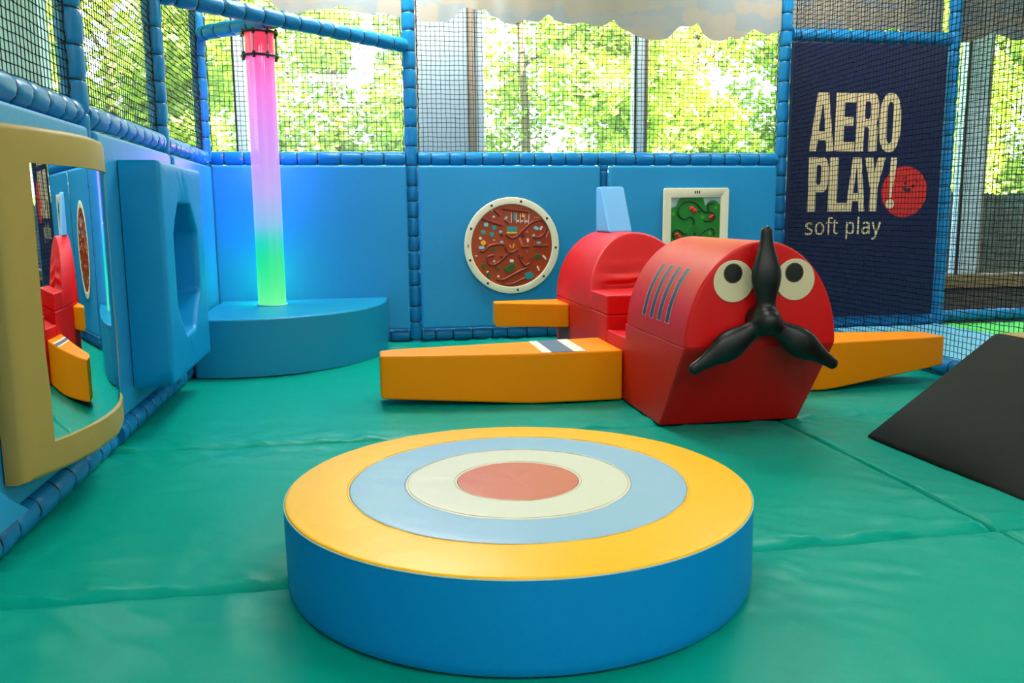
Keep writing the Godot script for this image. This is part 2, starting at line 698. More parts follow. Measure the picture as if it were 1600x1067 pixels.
func tree(at: Vector3, h: float, label: String, lm: Mesh, seed_: int) -> void:
	var rng := RandomNumberGenerator.new()
	rng.seed = seed_
	var t := thing("leafy_tree", label, "tree", at, "trees outside the windows")
	var bark := mat("bark", Color(0.42, 0.36, 0.26), 0.9)
	var mb := MB.new()
	var path := []
	for i in 9:
		path.append(at + Vector3(rng.randf_range(-0.1, 0.1), h * 0.8 * i / 8.0, rng.randf_range(-0.1, 0.1)))
	mb.tube(path, range(9).map(func(i): return lerpf(0.13, 0.04, i / 8.0)), 8)
	obj("trunk", mb, bark, t)
	for k in 4:
		var b := MB.new()
		var y := h * rng.randf_range(0.45, 0.7)
		var an := TAU * (k + rng.randf()) / 6.0
		var len_ := rng.randf_range(1.2, 2.0)
		var s := at + Vector3(0, y, 0)
		b.tube([s, s + Vector3(cos(an) * len_ * 0.5, len_ * 0.35, sin(an) * len_ * 0.5), s + Vector3(cos(an) * len_, len_ * 0.55, sin(an) * len_)], [0.045, 0.03, 0.012], 6)
		obj("branch", b, bark, t)
	var blobs := []
	for k in 48:
		var y := h * rng.randf_range(0.06, 0.95)
		var spread := 2.5 * sqrt(maxf(0.05, 1.0 - pow(absf(y / h - 0.5) * 1.7, 2)))
		blobs.append([Vector3(rng.randf_range(-1, 1) * spread, y, rng.randf_range(-1, 1) * spread * 0.8), rng.randf_range(0.55, 1.15), rng.randf()])
	var n := 26000
	var mm := MultiMesh.new()
	mm.transform_format = MultiMesh.TRANSFORM_3D
	mm.use_colors = true
	mm.mesh = lm
	mm.instance_count = n
	for i in n:
		var bl: Array = blobs[rng.randi() % blobs.size()]
		var d := Vector3(rng.randfn(), rng.randfn(), rng.randfn()).normalized() * pow(rng.randf(), 0.45)
		var p: Vector3 = bl[0] + d * bl[1]
		var bs := Basis.from_euler(Vector3(rng.randf_range(-0.9, 0.9), rng.randf() * TAU, rng.randf_range(-0.9, 0.9))).scaled(Vector3.ONE * rng.randf_range(0.10, 0.20))
		mm.set_instance_transform(i, Transform3D(bs, p))
		var c := Color(0.42, 0.55, 0.08).lerp(Color(0.80, 0.82, 0.36), rng.randf())
		c = c.lerp(Color(0.16, 0.40, 0.12), 0.55 * bl[2] * rng.randf())
		mm.set_instance_color(i, c)
	var mi := MultiMeshInstance3D.new()
	mi.name = "foliage"
	mi.multimesh = mm
	mi.set_meta("kind", "stuff")
	t.add_child(mi)

# ------------------------------------------------------------------ floor
func build_floor() -> void:
	var f := slab("floor", Vector3(4.0, -0.20, 4.5), Vector3(7.2, 0.12, 5.7), mat("subfloor", Color(0.12, 0.13, 0.13), 0.9))
	var green := vinyl("mat_green", Color(0.0, 0.575, 0.505), 0.36, 0.25, 1.2, 0.22)
	var list := [[-0.03, 3.095, 0.0, 2.997, 1], [-0.03, 3.095, 3.003, 4.487, 2], [-0.03, 3.095, 4.493, 7.6, 3], [3.103, 4.61, 0.0, 2.997, 4], [3.103, 4.61, 3.003, 4.487, 5], [3.103, 4.61, 4.493, 7.6, 6]]
	for a in list:
		floor_mat(a[0], a[1], a[2], a[3], a[4], green, f)
	var sky := vinyl("mat_sky", Color(0.42, 0.72, 0.84), 0.4, 0.25, 1.2)
	var lime := vinyl("mat_lime", Color(0.30, 0.80, 0.22), 0.4, 0.25, 1.2)
	floor_mat(4.68, 6.14, 0.02, 6.0, 7, sky, f)
	floor_mat(6.15, 8.6, 0.85, 6.0, 8, sky, f)
	floor_mat(6.15, 8.6, 0.02, 0.84, 9, lime, f)

func floor_mat(x0: float, x1: float, z0: float, z1: float, seed_: int, m: Material, parent: Node3D) -> void:
	var nz := noise(seed_ * 13, 1.0, 2)
	var nx := int((x1 - x0) / 0.035)
	var nzz := int((z1 - z0) / 0.035)
	var mb := MB.new()
	var height := func(x: float, z: float) -> float:
		var de := minf(minf(x - x0, x1 - x), minf(z - z0, z1 - z))
		var y := -0.020 * pow(clampf(1.0 - de / 0.014, 0.0, 1.0), 2.0) - 0.022 * pow(clampf(1.0 - (z1 - z) / 0.06, 0.0, 1.0), 2.0)
		var dz := minf(absf(z - z0), absf(z1 - z))
		var q := (x + (z - z0) * 0.9) * 1.7
		var fold := 1.0 - absf(nz.get_noise_2d(q * 1.6, (z - x * 0.45) * 3.6)) * 2.4
		fold = pow(clampf(fold, 0.0, 1.0), 3.0)
		var near := exp(-dz / 0.24) * 0.8 + exp(-minf(x - x0, x1 - x) / 0.12) * 0.4
		y += fold * 0.024 * near * smoothstep(0.0, 0.05, de)
		y += 0.006 * nz.get_noise_2d(x * 0.9, z * 0.9) + 0.0025 * nz.get_noise_2d(x * 3.1 + 20, z * 3.1) - 0.005
		return minf(y, 0.012)
	var line := func(a: float, b: float, n: int) -> Array:      # finer towards the edges
		var l := [a, a + 0.004, a + 0.010, a + 0.02]
		for i in range(1, n):
			l.append(lerpf(a + 0.02, b - 0.06, float(i) / n))
		l.append_array([b - 0.06, b - 0.045, b - 0.03, b - 0.018, b - 0.010, b - 0.004, b])
		return l
	var rows_ := []
	var xs: Array = line.call(x0, x1, nx)
	for z in line.call(z0, z1, nzz):
		rows_.append(xs.map(func(x): return Vector3(x, height.call(x, z), z)))
	mb.rows(rows_, false, true)
	for e in [[Vector3(x0, 0, z0), Vector3(x1, 0, z0)], [Vector3(x1, 0, z0), Vector3(x1, 0, z1)], [Vector3(x1, 0, z1), Vector3(x0, 0, z1)], [Vector3(x0, 0, z1), Vector3(x0, 0, z0)]]:
		mb.grid(24, 1, func(u, v):
			var p: Vector3 = e[0].lerp(e[1], u)
			return Vector3(p.x, -0.08 if v > 0.5 else height.call(p.x, p.z), p.z))
	obj("floor_mat", mb, m, parent)

# ------------------------------------------------------------------ fence of padded posts, rails and nets
const RT := 1.416      # axis height of the middle rails
const POLE := 0.052

func build_fence() -> void:
	var posts := [
		[0.0, 0.0, "blue padded corner post where left and back fences meet", 1],
		[1.53, 0.0, "blue padded back post right of the bubble tube", 2],
		[4.585, 0.0, "blue padded back post just left of the navy sign", 4],
		[6.11, 0.0, "blue padded post at the right edge of the navy sign", 5],
		[0.0, 1.42, "blue padded post of left fence nearest the corner post", 6],
		[0.0, 2.92, "thick blue padded post of left fence nearest the camera", 7]]
	for p in posts:
		sleeve("padded_post", p[2], Vector3(p[0], -0.07, p[1]), Vector3(p[0], 2.95, p[1]), 0.052, "padded posts of the fence", p[3])
	sleeve("padded_post", "short blue padded post between the two rightmost back wall pads", Vector3(3.055, -0.07, 0), Vector3(3.055, 1.37, 0), 0.046, "padded posts of the fence", 3)
	var rails := [
		[Vector3(0.05, RT, 0), Vector3(1.48, RT, 0), "blue padded rail above the back pad behind bubble tube", 11],
		[Vector3(1.58, RT, 0), Vector3(4.535, RT, 0), "long blue padded rail above the round maze panel", 12],
		[Vector3(0, RT, 0.05), Vector3(0, RT, 1.37), "blue padded rail of left fence beside the corner", 14],
		[Vector3(0, RT, 1.47), Vector3(0, RT, 2.87), "blue padded rail of left fence above the octagon window box", 15],
		[Vector3(0, RT, 2.97), Vector3(0, RT, 4.6), "blue padded rail of left fence above the mirror", 16],
		[Vector3(4.64, 2.41, 0), Vector3(6.06, 2.41, 0), "blue padded rail along the top of the navy sign", 17],
		[Vector3(0.05, 0.045, 0), Vector3(1.48, 0.045, 0), "blue padded floor rail behind the corner plinth", 18],
		[Vector3(1.58, 0.045, 0), Vector3(3.01, 0.045, 0), "blue padded floor rail under the round maze panel", 19],
		[Vector3(3.10, 0.045, 0), Vector3(4.53, 0.045, 0), "blue padded floor rail behind the red plane", 20],
		[Vector3(4.64, 0.045, 0), Vector3(6.06, 0.045, 0), "blue padded floor rail under the navy sign", 21],
		[Vector3(6.16, 0.055, -0.05), Vector3(8.6, 0.055, -0.05), "blue padded floor rail beyond lime mat below the window", 22],
		[Vector3(0.03, 0.045, 2.97), Vector3(0.03, 0.045, 5.2), "blue padded floor rail under the mirror", 23],
		[Vector3(0.03, 0.045, 0.06), Vector3(0.03, 0.045, 1.36), "blue padded floor rail of left fence beside the plinth", 28],
		[Vector3(0.03, 0.045, 1.48), Vector3(0.03, 0.045, 2.86), "blue padded floor rail under the octagon window box", 24],
		[Vector3(4.63, 0.052, 0.06), Vector3(4.63, 0.052, 6.6), "blue padded floor rail of right net beside the ramp", 25],
		[Vector3(0.04, 2.25, 1.39), Vector3(1.49, 2.25, 0.035), "blue padded overhead rail slanting across the corner", 26],
		[Vector3(0.04, 2.30, 0.035), Vector3(0.66, 2.30, 0.60), "short blue padded overhead rail from corner post to bubble tube", 27]]
	for r in rails:
		sleeve("padded_rail", r[2], r[0], r[1], POLE, "padded rails of the fence", r[3], "rail", 0.15)
	var c := 0.0357
	var grp := "black safety nets of the fence"
	net("safety_net", "black net of back fence behind the bubble tube", Vector3(0.058, 1.476, -0.01), Vector3(c, 0, 0), Vector3(0, c, 0), 39, 41, grp, 31)
	net("safety_net", "wide black net of back fence in front of grey column", Vector3(1.590, 1.476, -0.01), Vector3(c, 0, 0), Vector3(0, c, 0), 82, 41, grp, 32)
	net("safety_net", "black net above the navy sign", Vector3(4.646, 2.470, -0.01), Vector3(c, 0, 0), Vector3(0, c, 0), 39, 14, grp, 33)
	net("safety_net", "black net right of the navy sign in front of white mullion", Vector3(6.172, 0.114, -0.03), Vector3(c, 0, 0), Vector3(0, c, 0), 66, 80, grp, 34)
	net("safety_net", "black net of left fence beside the corner post", Vector3(0, 1.476, 0.058), Vector3(0, 0, c), Vector3(0, c, 0), 36, 41, grp, 35)
	net("safety_net", "black net of left fence above the octagon window box", Vector3(0, 1.476, 1.478), Vector3(0, 0, c), Vector3(0, c, 0), 38, 41, grp, 36)
	net("safety_net", "black net of left fence at the left photo edge", Vector3(0, 1.476, 2.978), Vector3(0, 0, c), Vector3(0, c, 0), 45, 41, grp, 37)
	net("safety_net", "black net of right fence in front of the navy sign", Vector3(4.62, 0.110, 0.115), Vector3(0, 0, c), Vector3(0, c, 0), 150, 80, grp, 38)
	var k := 60
	for p in [[Vector3(0, 1.47, 2.978), "lacing cord down the near side of nearest left post"], [Vector3(0, 1.47, 1.478), "lacing cord down the near side of second left post"], [Vector3(0, 1.47, 0.058), "lacing cord down the corner post on the left net"],
			[Vector3(0.058, 1.47, 0), "lacing cord down the corner post on the back net"], [Vector3(1.47, 1.47, 0), "lacing cord left of the back post by bubble tube"], [Vector3(1.59, 1.47, 0), "lacing cord right of the back post by bubble tube"],
			[Vector3(4.525, 1.47, 0), "lacing cord left of the back post beside navy sign"], [Vector3(4.622, 0.11, 0.112), "lacing cord right of the back post beside navy sign"]]:
		lacing(p[1], p[0], Vector3(p[0].x, 2.95, p[0].z), k)
		k += 1
	# printed cloud valance
	valance("cloud printed valance hanging behind the overhead corner rail", [[0.1, 2.62], [0.42, 2.60], [0.50, 2.56], [0.55, 2.515], [0.61, 2.475], [0.73, 2.463], [0.82, 2.487], [0.96, 2.497], [1.03, 2.525], [1.14, 2.482], [1.28, 2.468], [1.31, 2.48], [1.48, 2.452]], 0, 71)
	var px := [[654, 29], [664, 30], [692, 29], [707, 20.6], [720.6, 8.4], [743, 11], [751.6, 9.4], [760, 18.7], [769, 20.6], [779, 28], [795, 29], [807, 23.4], [831, 24.4], [846, 14], [857, 22.5], [878, 27], [897, 24.4], [917, 29], [932, 27], [946, 19], [954, 28], [970, 36], [988, 44], [1008, 46.4], [1030, 44], [1048, 27], [1068, 26], [1078, 21], [1088, 36], [1102, 45], [1120, 45], [1130, 40], [1144, 42], [1158, 35], [1168, 27], [1180, 32], [1194, 34], [1214, 27]]
	valance("wide cloud printed valance across the top of back fence", px.map(func(a): return [1.585 + (a[0] - 650) * 0.005215, 2.464 - (a[1] - 22) * 0.0051]), 1, 72)
	valance("cloud printed valance above the navy sign", [[4.64, 2.40], [5.15, 2.40], [5.16, 2.51], [5.29, 2.44], [5.46, 2.46], [5.59, 2.51], [5.70, 2.465], [5.86, 2.435], [6.05, 2.435]], 2, 73)
	valance("cloud printed valance at the top right beyond the navy sign", [[6.17, 2.40], [6.30, 2.41], [6.47, 2.46], [6.50, 2.485], [6.62, 2.475], [6.74, 2.43], [7.0, 2.47], [7.4, 2.42], [8.0, 2.47]], 3, 74)

func valance(label: String, edge: Array, k: int, seed_: int) -> void:
	var nz := noise(seed_, 0.8, 2)
	var mb := MB.new()
	var e := smooth_path(edge.map(func(a): return Vector2(a[0], a[1])), 4)
	var top := 2.95
	for side in 2:
		var rows_ := []
		for j in 9:
			var row := []
			for p in e:
				var y: float = lerpf(p.y, top, j / 8.0)
				row.append(Vector3(p.x, y, (0.034 if k < 2 else -0.075) + 0.014 * nz.get_noise_2d(p.x * 4.0, y * 0.6) - 0.0015 * side))
			rows_.append(row)
		mb.rows(rows_, false, side == 1)
	var m := mat("valance_cloth", Color(1, 1, 1), 0.75)
	if m.albedo_texture == null:
		var im := Image.create(512, 256, false, Image.FORMAT_RGB8)
		im.fill(Color(0.55, 0.58, 0.59))
		var rng := RandomNumberGenerator.new()
		rng.seed = 4
		for c in 46:
			var cx := rng.randi_range(0, 511)
			var cy := rng.randi_range(0, 255)
			var tone := Color(0.62, 0.59, 0.54) if rng.randf() < 0.6 else Color(0.59, 0.59, 0.57)
			for b in 6:
				var bx := cx + (b - 2.5) * rng.randf_range(10, 17)
				var by := cy + rng.randf_range(-6, 6)
				var br := rng.randf_range(9, 20)
				for y in range(int(by - br), int(by + br * 0.8)):
					for x in range(int(bx - br), int(bx + br)):
						if Vector2(x - bx, (y - by) * 1.3).length() < br:
							im.set_pixel(posmod(x, 512), posmod(y, 256), tone)
		m.albedo_texture = ImageTexture.create_from_image(im)
		m.uv1_triplanar = true
		m.uv1_world_triplanar = true
		m.uv1_scale = Vector3(0.42, 0.84, 0.42)
		m.backlight_enabled = true
		m.backlight = Color(0.30, 0.30, 0.28)
	tag(obj("cloud_valance", mb, m), label, "valance", "cloud valances")

# ------------------------------------------------------------------ padded wall boards
func build_wall_pads() -> void:
	var blue := vinyl("pad_blue", Color(0.13, 0.55, 0.77), 0.40, 0.35, 1.6)
	var pads := [
		[Vector3(0.056, 0.10, 0.032), Vector3(1.484, 1.362, 0.09), "blue padded wall board behind the bubble tube", 0],
		[Vector3(1.574, 0.10, 0.032), Vector3(3.012, 1.362, 0.09), "blue padded wall board carrying the round maze panel", 0],
		[Vector3(3.088, 0.10, 0.032), Vector3(4.51, 1.362, 0.09), "blue padded wall board carrying the green garden panel", 0],
		[Vector3(-0.01, 0.10, 0.092), Vector3(0.062, 1.352, 1.366), "blue padded wall board on left fence beside the corner", 1],
		[Vector3(-0.01, 0.10, 1.474), Vector3(0.062, 1.352, 2.866), "blue padded wall board behind the octagon window box", 1],
		[Vector3(-0.01, 0.10, 2.974), Vector3(0.060, 1.360, 4.38), "blue padded wall board behind the mirror", 1]]
	for p in pads:
		var c: Vector3 = (p[0] + p[1]) / 2
		var h: Vector3 = (p[1] - p[0]) / 2
		var nz := noise(int(c.x * 91 + c.z * 37), 1.2, 2)
		var mb := MB.new()
		mb.rbox(c, h, 0.02, func(q):
			return q + (Vector3(0, 0, 1) if p[3] == 0 else Vector3(1, 0, 0)) * (0.005 if p[3] == 0 else 0.002) * nz.get_noise_2d(q.x * 1.5 + q.z * 1.5, q.y * 1.5), Vector3i(10, 10, 1) if p[3] == 0 else Vector3i(1, 10, 10))
		tag(obj("padded_board", mb, blue), p[2], "wall pad", "blue wall pads")
	# near block whose corner shows at the left edge
	var nb := MB.new()
	nb.prism(PackedVector2Array([Vector2(-4.06, 0.118), Vector2(-4.24, 0.235), Vector2(-4.24, 1.05), Vector2(-4.36, 1.16), Vector2(-5.4, 1.16), Vector2(-5.4, 0.118)]), Transform3D(Basis(Vector3(0, 0, -1), Vector3(0, 1, 0), Vector3(1, 0, 0)), Vector3(0.064, 0, 0)), 0.055, 0.012)
	tag(obj("padded_block", nb, blue), "blue padded block peeking in at the lower left photo edge", "padded block")

# ------------------------------------------------------------------ bubble tube on its corner plinth
func build_bubble_tube() -> void:
	var blue := vinyl("plinth_blue", Color(0.08, 0.54, 0.70), 0.36, 0.3, 1.4)
	var rim := smooth_path([Vector2(0.09, 1.30), Vector2(0.25, 1.335), Vector2(0.45, 1.335), Vector2(0.66, 1.285), Vector2(0.90, 1.14), Vector2(1.10, 0.93), Vector2(1.23, 0.66), Vector2(1.295, 0.38), Vector2(1.31, 0.10)], 6)
	var out := PackedVector2Array()
	out.append(Vector2(0.09, -0.10))
	for p in rim:
		out.append(Vector2(p.x, -p.y))
	# prism's xy becomes x / -z on the floor
	var place := Transform3D(Basis(Vector3(1, 0, 0), Vector3(0, 0, -1), Vector3(0, 1, 0)), Vector3(0, 0.0, 0))
	var mb := MB.new()
	mb.prism(out, place, 0.362, 0.012)
	tag(obj("corner_plinth", mb, blue), "blue quarter-round padded plinth in the corner", "plinth")

	var base := Vector3(0.488, 0.362, 0.48)
	var t := thing("bubble_tube", "tall glowing bubble tube fading from pink to green", "bubble tube", base)
	var R := 0.097
	var top := 2.235
	var im := Image.create(8, 256, false, Image.FORMAT_RGB8)
	var stops := [[0.0, Color(0.42, 0.95, 0.58)], [0.06, Color(0.30, 0.93, 0.55)], [0.17, Color(0.10, 0.88, 0.56)], [0.235, Color(0.12, 0.84, 0.72)], [0.30, Color(0.50, 0.74, 0.90)], [0.42, Color(0.72, 0.66, 0.93)], [0.62, Color(0.84, 0.56, 0.94)], [0.78, Color(0.95, 0.48, 0.88)], [0.90, Color(1.0, 0.36, 0.72)], [0.93, Color(1.0, 0.22, 0.42)], [1.0, Color(0.95, 0.22, 0.34)]]
	for y in 256:
		var f := y / 255.0
		var c := Color.WHITE
		for s in stops.size() - 1:
			if f >= stops[s][0] and f <= stops[s + 1][0]:
				c = stops[s][1].lerp(stops[s + 1][1], (f - stops[s][0]) / (stops[s + 1][0] - stops[s][0]))
		for x in 8:
			im.set_pixel(x, y, c)
	var tm := mat("tube_light", Color(0.25, 0.25, 0.28), 0.08)
	tm.emission_enabled = true
	tm.emission_operator = BaseMaterial3D.EMISSION_OP_MULTIPLY
	tm.emission = Color.WHITE
	tm.emission_texture = ImageTexture.create_from_image(im)
	tm.emission_energy_multiplier = 0.52
	tm.texture_repeat = false
	mb = MB.new()
	var prof := []
	for i in 13:
		prof.append(Vector2(R, lerpf(0.0, top - base.y, i / 12.0)))
	mb.lathe(base, prof, 40)
	obj("light_tube", mb, tm, t)
	var blk := mat("collar_black", Color(0.04, 0.05, 0.06), 0.35)
	mb = MB.new()
	mb.lathe(base, [Vector2(R, 0), Vector2(R + 0.012, 0), Vector2(R + 0.012, 0.006), Vector2(R, 0.008)], 32)
	obj("base_ring", mb, mat("base_ring", Color(0.55, 0.85, 0.75), 0.3), t)
	var nut := MB.new()
	nut.lathe(Vector3.ZERO, [Vector2(0, -0.022), Vector2(0.009, -0.022), Vector2(0.011, -0.018), Vector2(0.011, 0.018), Vector2(0.009, 0.022), Vector2(0, 0.022)], 10)
	var nutm := nut.mesh()
	for y in [2.07, 2.225]:
		mb = MB.new()
		mb.lathe(Vector3(base.x, y, base.z), [Vector2(R - 0.001, -0.007), Vector2(0.128, -0.007), Vector2(0.131, 0.0), Vector2(0.128, 0.007), Vector2(R - 0.001, 0.007)], 40)
		var ring := obj("collar_ring", mb, blk, t)
		for k in 8:
			var a := TAU * (k + 0.3) / 8
			piece("bolt", nutm, blk, ring, Transform3D(Basis(), Vector3(base.x + cos(a) * 0.118, y, base.z + sin(a) * 0.118)))
	for k in 8:
		var a := TAU * (k + 0.3) / 8
		var q := Vector3(base.x + cos(a) * 0.118, 2.07, base.z + sin(a) * 0.118)
		mb = MB.new()
		mb.tube([q, q + Vector3(0, 0.155, 0)], 0.004, 8)
		obj("threaded_rod", mb, mat("rod_steel", Color(0.45, 0.47, 0.48), 0.3, 0.8), t)
	# the LEDs' light leaving the tube on its corner side
	var lights := [[0.55, Color(0.10, 1.0, 0.60), 0.055], [0.95, Color(0.40, 0.50, 1.0), 0.045], [1.40, Color(0.78, 0.50, 1.0), 0.13], [1.85, Color(1.0, 0.35, 0.85), 0.06]]
	for l in lights:
		var o := OmniLight3D.new()
		o.name = "tube_glow"
		t.add_child(o, true)
		o.position = Vector3(-0.075, l[0] - base.y, -0.095)
		o.light_color = l[1]
		o.light_energy = l[2]
		o.light_size = 0.02
		o.omni_range = 12.0
		o.omni_attenuation = 2.0
		o.shadow_enabled = true

# ------------------------------------------------------------------ left wall: window box and mirror
func build_left_wall_toys() -> void:
	# octagonal window in a padded box: rings of (y, z), swept along x
	var oct := [Vector2(1.058, 2.25), Vector2(1.055, 1.96), Vector2(0.90, 1.80), Vector2(0.585, 1.81), Vector2(0.405, 1.99), Vector2(0.395, 2.22), Vector2(0.57, 2.39), Vector2(0.905, 2.39)]
	var N := 80
	var inner := []
	for i in N:
		var f := float(i) / N * 8.0
		inner.append(oct[int(f)].lerp(oct[(int(f) + 1) % 8], f - int(f)))
	var ctr := Vector2(0.727, 2.10)
	var hy := 0.523
	var hz := 0.50
	var outer := []
	for q in inner:
		var d: Vector2 = (q - ctr)
		var s: float = minf(hy / maxf(absf(d.x), 1e-4), hz / maxf(absf(d.y), 1e-4))
		outer.append(ctr + d * s)
	# put exact corners in
	for cx in [-1, 1]:
		for cz in [-1, 1]:
			var corner := ctr + Vector2(cx * hy, cz * hz)
			var best := 0
			for i in N:
				if outer[i].distance_to(corner) < outer[best].distance_to(corner):
					best = i
			outer[best] = corner
	var ring := func(t: float, inset: float, x: float) -> Array:
		var r := []
		for i in N:
			var o: Vector2 = outer[i]
			var q := ctr + (o - ctr) - Vector2(signf(o.x - ctr.x) if absf(absf(o.x - ctr.x) - hy) < 0.002 else 0.0, signf(o.y - ctr.y) if absf(absf(o.y - ctr.y) - hz) < 0.002 else 0.0) * inset
			q = q.lerp(inner[i], t)
			r.append(Vector3(x, q.x, q.y))
		return r
	var X1 := 0.245
	var rows_ := [ring.call(0.0, 0.0, 0.066), ring.call(0.0, 0.0, X1 - 0.02), ring.call(0.0, 0.006, X1 - 0.006), ring.call(0.0, 0.02, X1)]
	for k in range(1, 6):
		rows_.append(ring.call(k * 0.18, 0.02 * (1 - k * 0.18), X1))
	rows_.append(ring.call(0.96, 0.0, X1 - 0.003))
	rows_.append(ring.call(0.99, 0.0, X1 - 0.012))
	rows_.append(ring.call(1.0, 0.0, X1 - 0.03))
	rows_.append(ring.call(1.0, 0.0, 0.075))
	# gathered cloth above and below the hole
	for j in range(3, rows_.size() - 2):
		for i in N:
			var q: Vector3 = rows_[j][i]
			var near := exp(-pow((q.z - 2.10) / 0.13, 2.0)) * (smoothstep(1.02, 1.10, q.y) * (1.0 - smoothstep(1.17, 1.24, q.y)) + (1.0 - smoothstep(0.32, 0.40, q.y)) * smoothstep(0.22, 0.27, q.y))
			q.x += near * 0.008 * sin(q.z * 95.0)
			rows_[j][i] = q
	var mb := MB.new()
	mb.rows(rows_, true, false)
	var t := thing("window_box", "blue padded box with octagonal peep window on left fence", "padded box", Vector3(0.065, 0.204, 2.10))
	obj("padded_frame", mb, vinyl("box_blue", Color(0.0, 0.53, 0.76), 0.38, 0.35, 1.6), t)
	mb = MB.new()
	mb.rbox(Vector3(0.080, 0.727, 2.10), Vector3(0.006, 0.50, 0.48), 0.003)
	obj("back_board", mb, vinyl("box_back", Color(0.0, 0.53, 0.76), 0.38, 0.35, 1.6), t)

	# convex mirror in a tan padded frame; profile over z
	var Z0 := 3.10
	var Z1 := 4.08
	var y0 := 0.20
	var y1 := 1.27
	var prof := func(z: float, push: float) -> float:
		var s := (z - (Z0 + Z1) / 2) / ((Z1 - Z0) / 2)
		return 0.127 + 0.115 * (1.0 - s * s) + push
	var mz0 := 3.20
	var mz1 := 3.968
	var my0 := 0.302
	var my1 := 1.160
	var f := thing("mirror_panel", "tan padded panel with a convex mirror on left fence", "mirror", Vector3(0.064, y0, 3.59))
	mb = MB.new()
	# front frame as a grid with the mirror opening left out
	var zs := [Z0, Z0 + 0.006, Z0 + 0.02]
	for i in range(1, 6):
		zs.append(lerpf(Z0 + 0.02, mz0, i / 5.0))
	for i in range(1, 25):
		zs.append(lerpf(mz0, mz1, i / 24.0))
	for i in range(1, 6):
		zs.append(lerpf(mz1, Z1 - 0.02, i / 5.0))
	zs.append(Z1 - 0.006)
	zs.append(Z1)
	var ys := [y0, y0 + 0.006, y0 + 0.02, my0 - 0.03, my0]
	for i in range(1, 7):
		ys.append(lerpf(my0, my1, i / 6.0))
	ys.append_array([my1 + 0.03, y1 - 0.02, y1 - 0.006, y1])
	var drop := func(v: float, a: float, b: float) -> float:
		var d := minf(v - a, b - v)
		return -0.02 + sqrt(maxf(0.0, 0.0004 - pow(maxf(0.0, 0.02 - d), 2.0)))
	var nz := noise(5, 3.0, 2)
	var front := func(z: float, y: float) -> Vector3:
		var push: float = minf(drop.call(z, Z0, Z1), drop.call(y, y0, y1))
		return Vector3(prof.call(z, push) + 0.004 * nz.get_noise_2d(z * 2.0, y * 2.0), y, z)
	for j in ys.size() - 1:
		for i in zs.size() - 1:
			var zm: float = (zs[i] + zs[i + 1]) / 2
			var ym: float = (ys[j] + ys[j + 1]) / 2
			if zm > mz0 and zm < mz1 and ym > my0 and ym < my1:
				continue
			mb.face([front.call(zs[i], ys[j]), front.call(zs[i], ys[j + 1]), front.call(zs[i + 1], ys[j + 1]), front.call(zs[i + 1], ys[j])])
	# reveal round the opening, and the sides back to the wall
	for i in zs.size() - 1:
		if zs[i] >= mz0 - 1e-4 and zs[i + 1] <= mz1 + 1e-4:
			for y in [my0, my1]:
				var a: Vector3 = front.call(zs[i], y)
				var b: Vector3 = front.call(zs[i + 1], y)
				mb.face([a, b, b - Vector3(0.018, 0, 0), a - Vector3(0.018, 0, 0)])
		for y in [y0, y1]:
			var a: Vector3 = front.call(zs[i], y)
			var b: Vector3 = front.call(zs[i + 1], y)
			mb.face([a, b, Vector3(0.064, b.y, b.z), Vector3(0.064, a.y, a.z)])
	for j in ys.size() - 1:
		if ys[j] >= my0 - 1e-4 and ys[j + 1] <= my1 + 1e-4:
			for z in [mz0, mz1]:
				var a: Vector3 = front.call(z, ys[j])
				var b: Vector3 = front.call(z, ys[j + 1])
				mb.face([a, b, b - Vector3(0.018, 0, 0), a - Vector3(0.018, 0, 0)])
		for z in [Z0, Z1]:
			var a: Vector3 = front.call(z, ys[j])
			var b: Vector3 = front.call(z, ys[j + 1])
			mb.face([a, b, Vector3(0.064, b.y, b.z), Vector3(0.064, a.y, a.z)])
	obj("padded_frame", mb, vinyl("tan_vinyl", Color(0.64, 0.55, 0.29), 0.5, 0.35, 1.6), f)
	mb = MB.new()
	mb.grid(30, 8, func(u, v): 
		var z := lerpf(mz0 - 0.01, mz1 + 0.01, u)
		return Vector3(prof.call(z, -0.008), lerpf(my0 - 0.01, my1 + 0.01, v), z), true)
	mb.grid(30, 8, func(u, v): 
		var z := lerpf(mz0 - 0.01, mz1 + 0.01, u)
		return Vector3(prof.call(z, -0.014), lerpf(my0 - 0.01, my1 + 0.01, v), z))
	obj("mirror_sheet", mb, mat("mirror", Color(0.95, 0.97, 0.97), 0.015, 1.0), f)

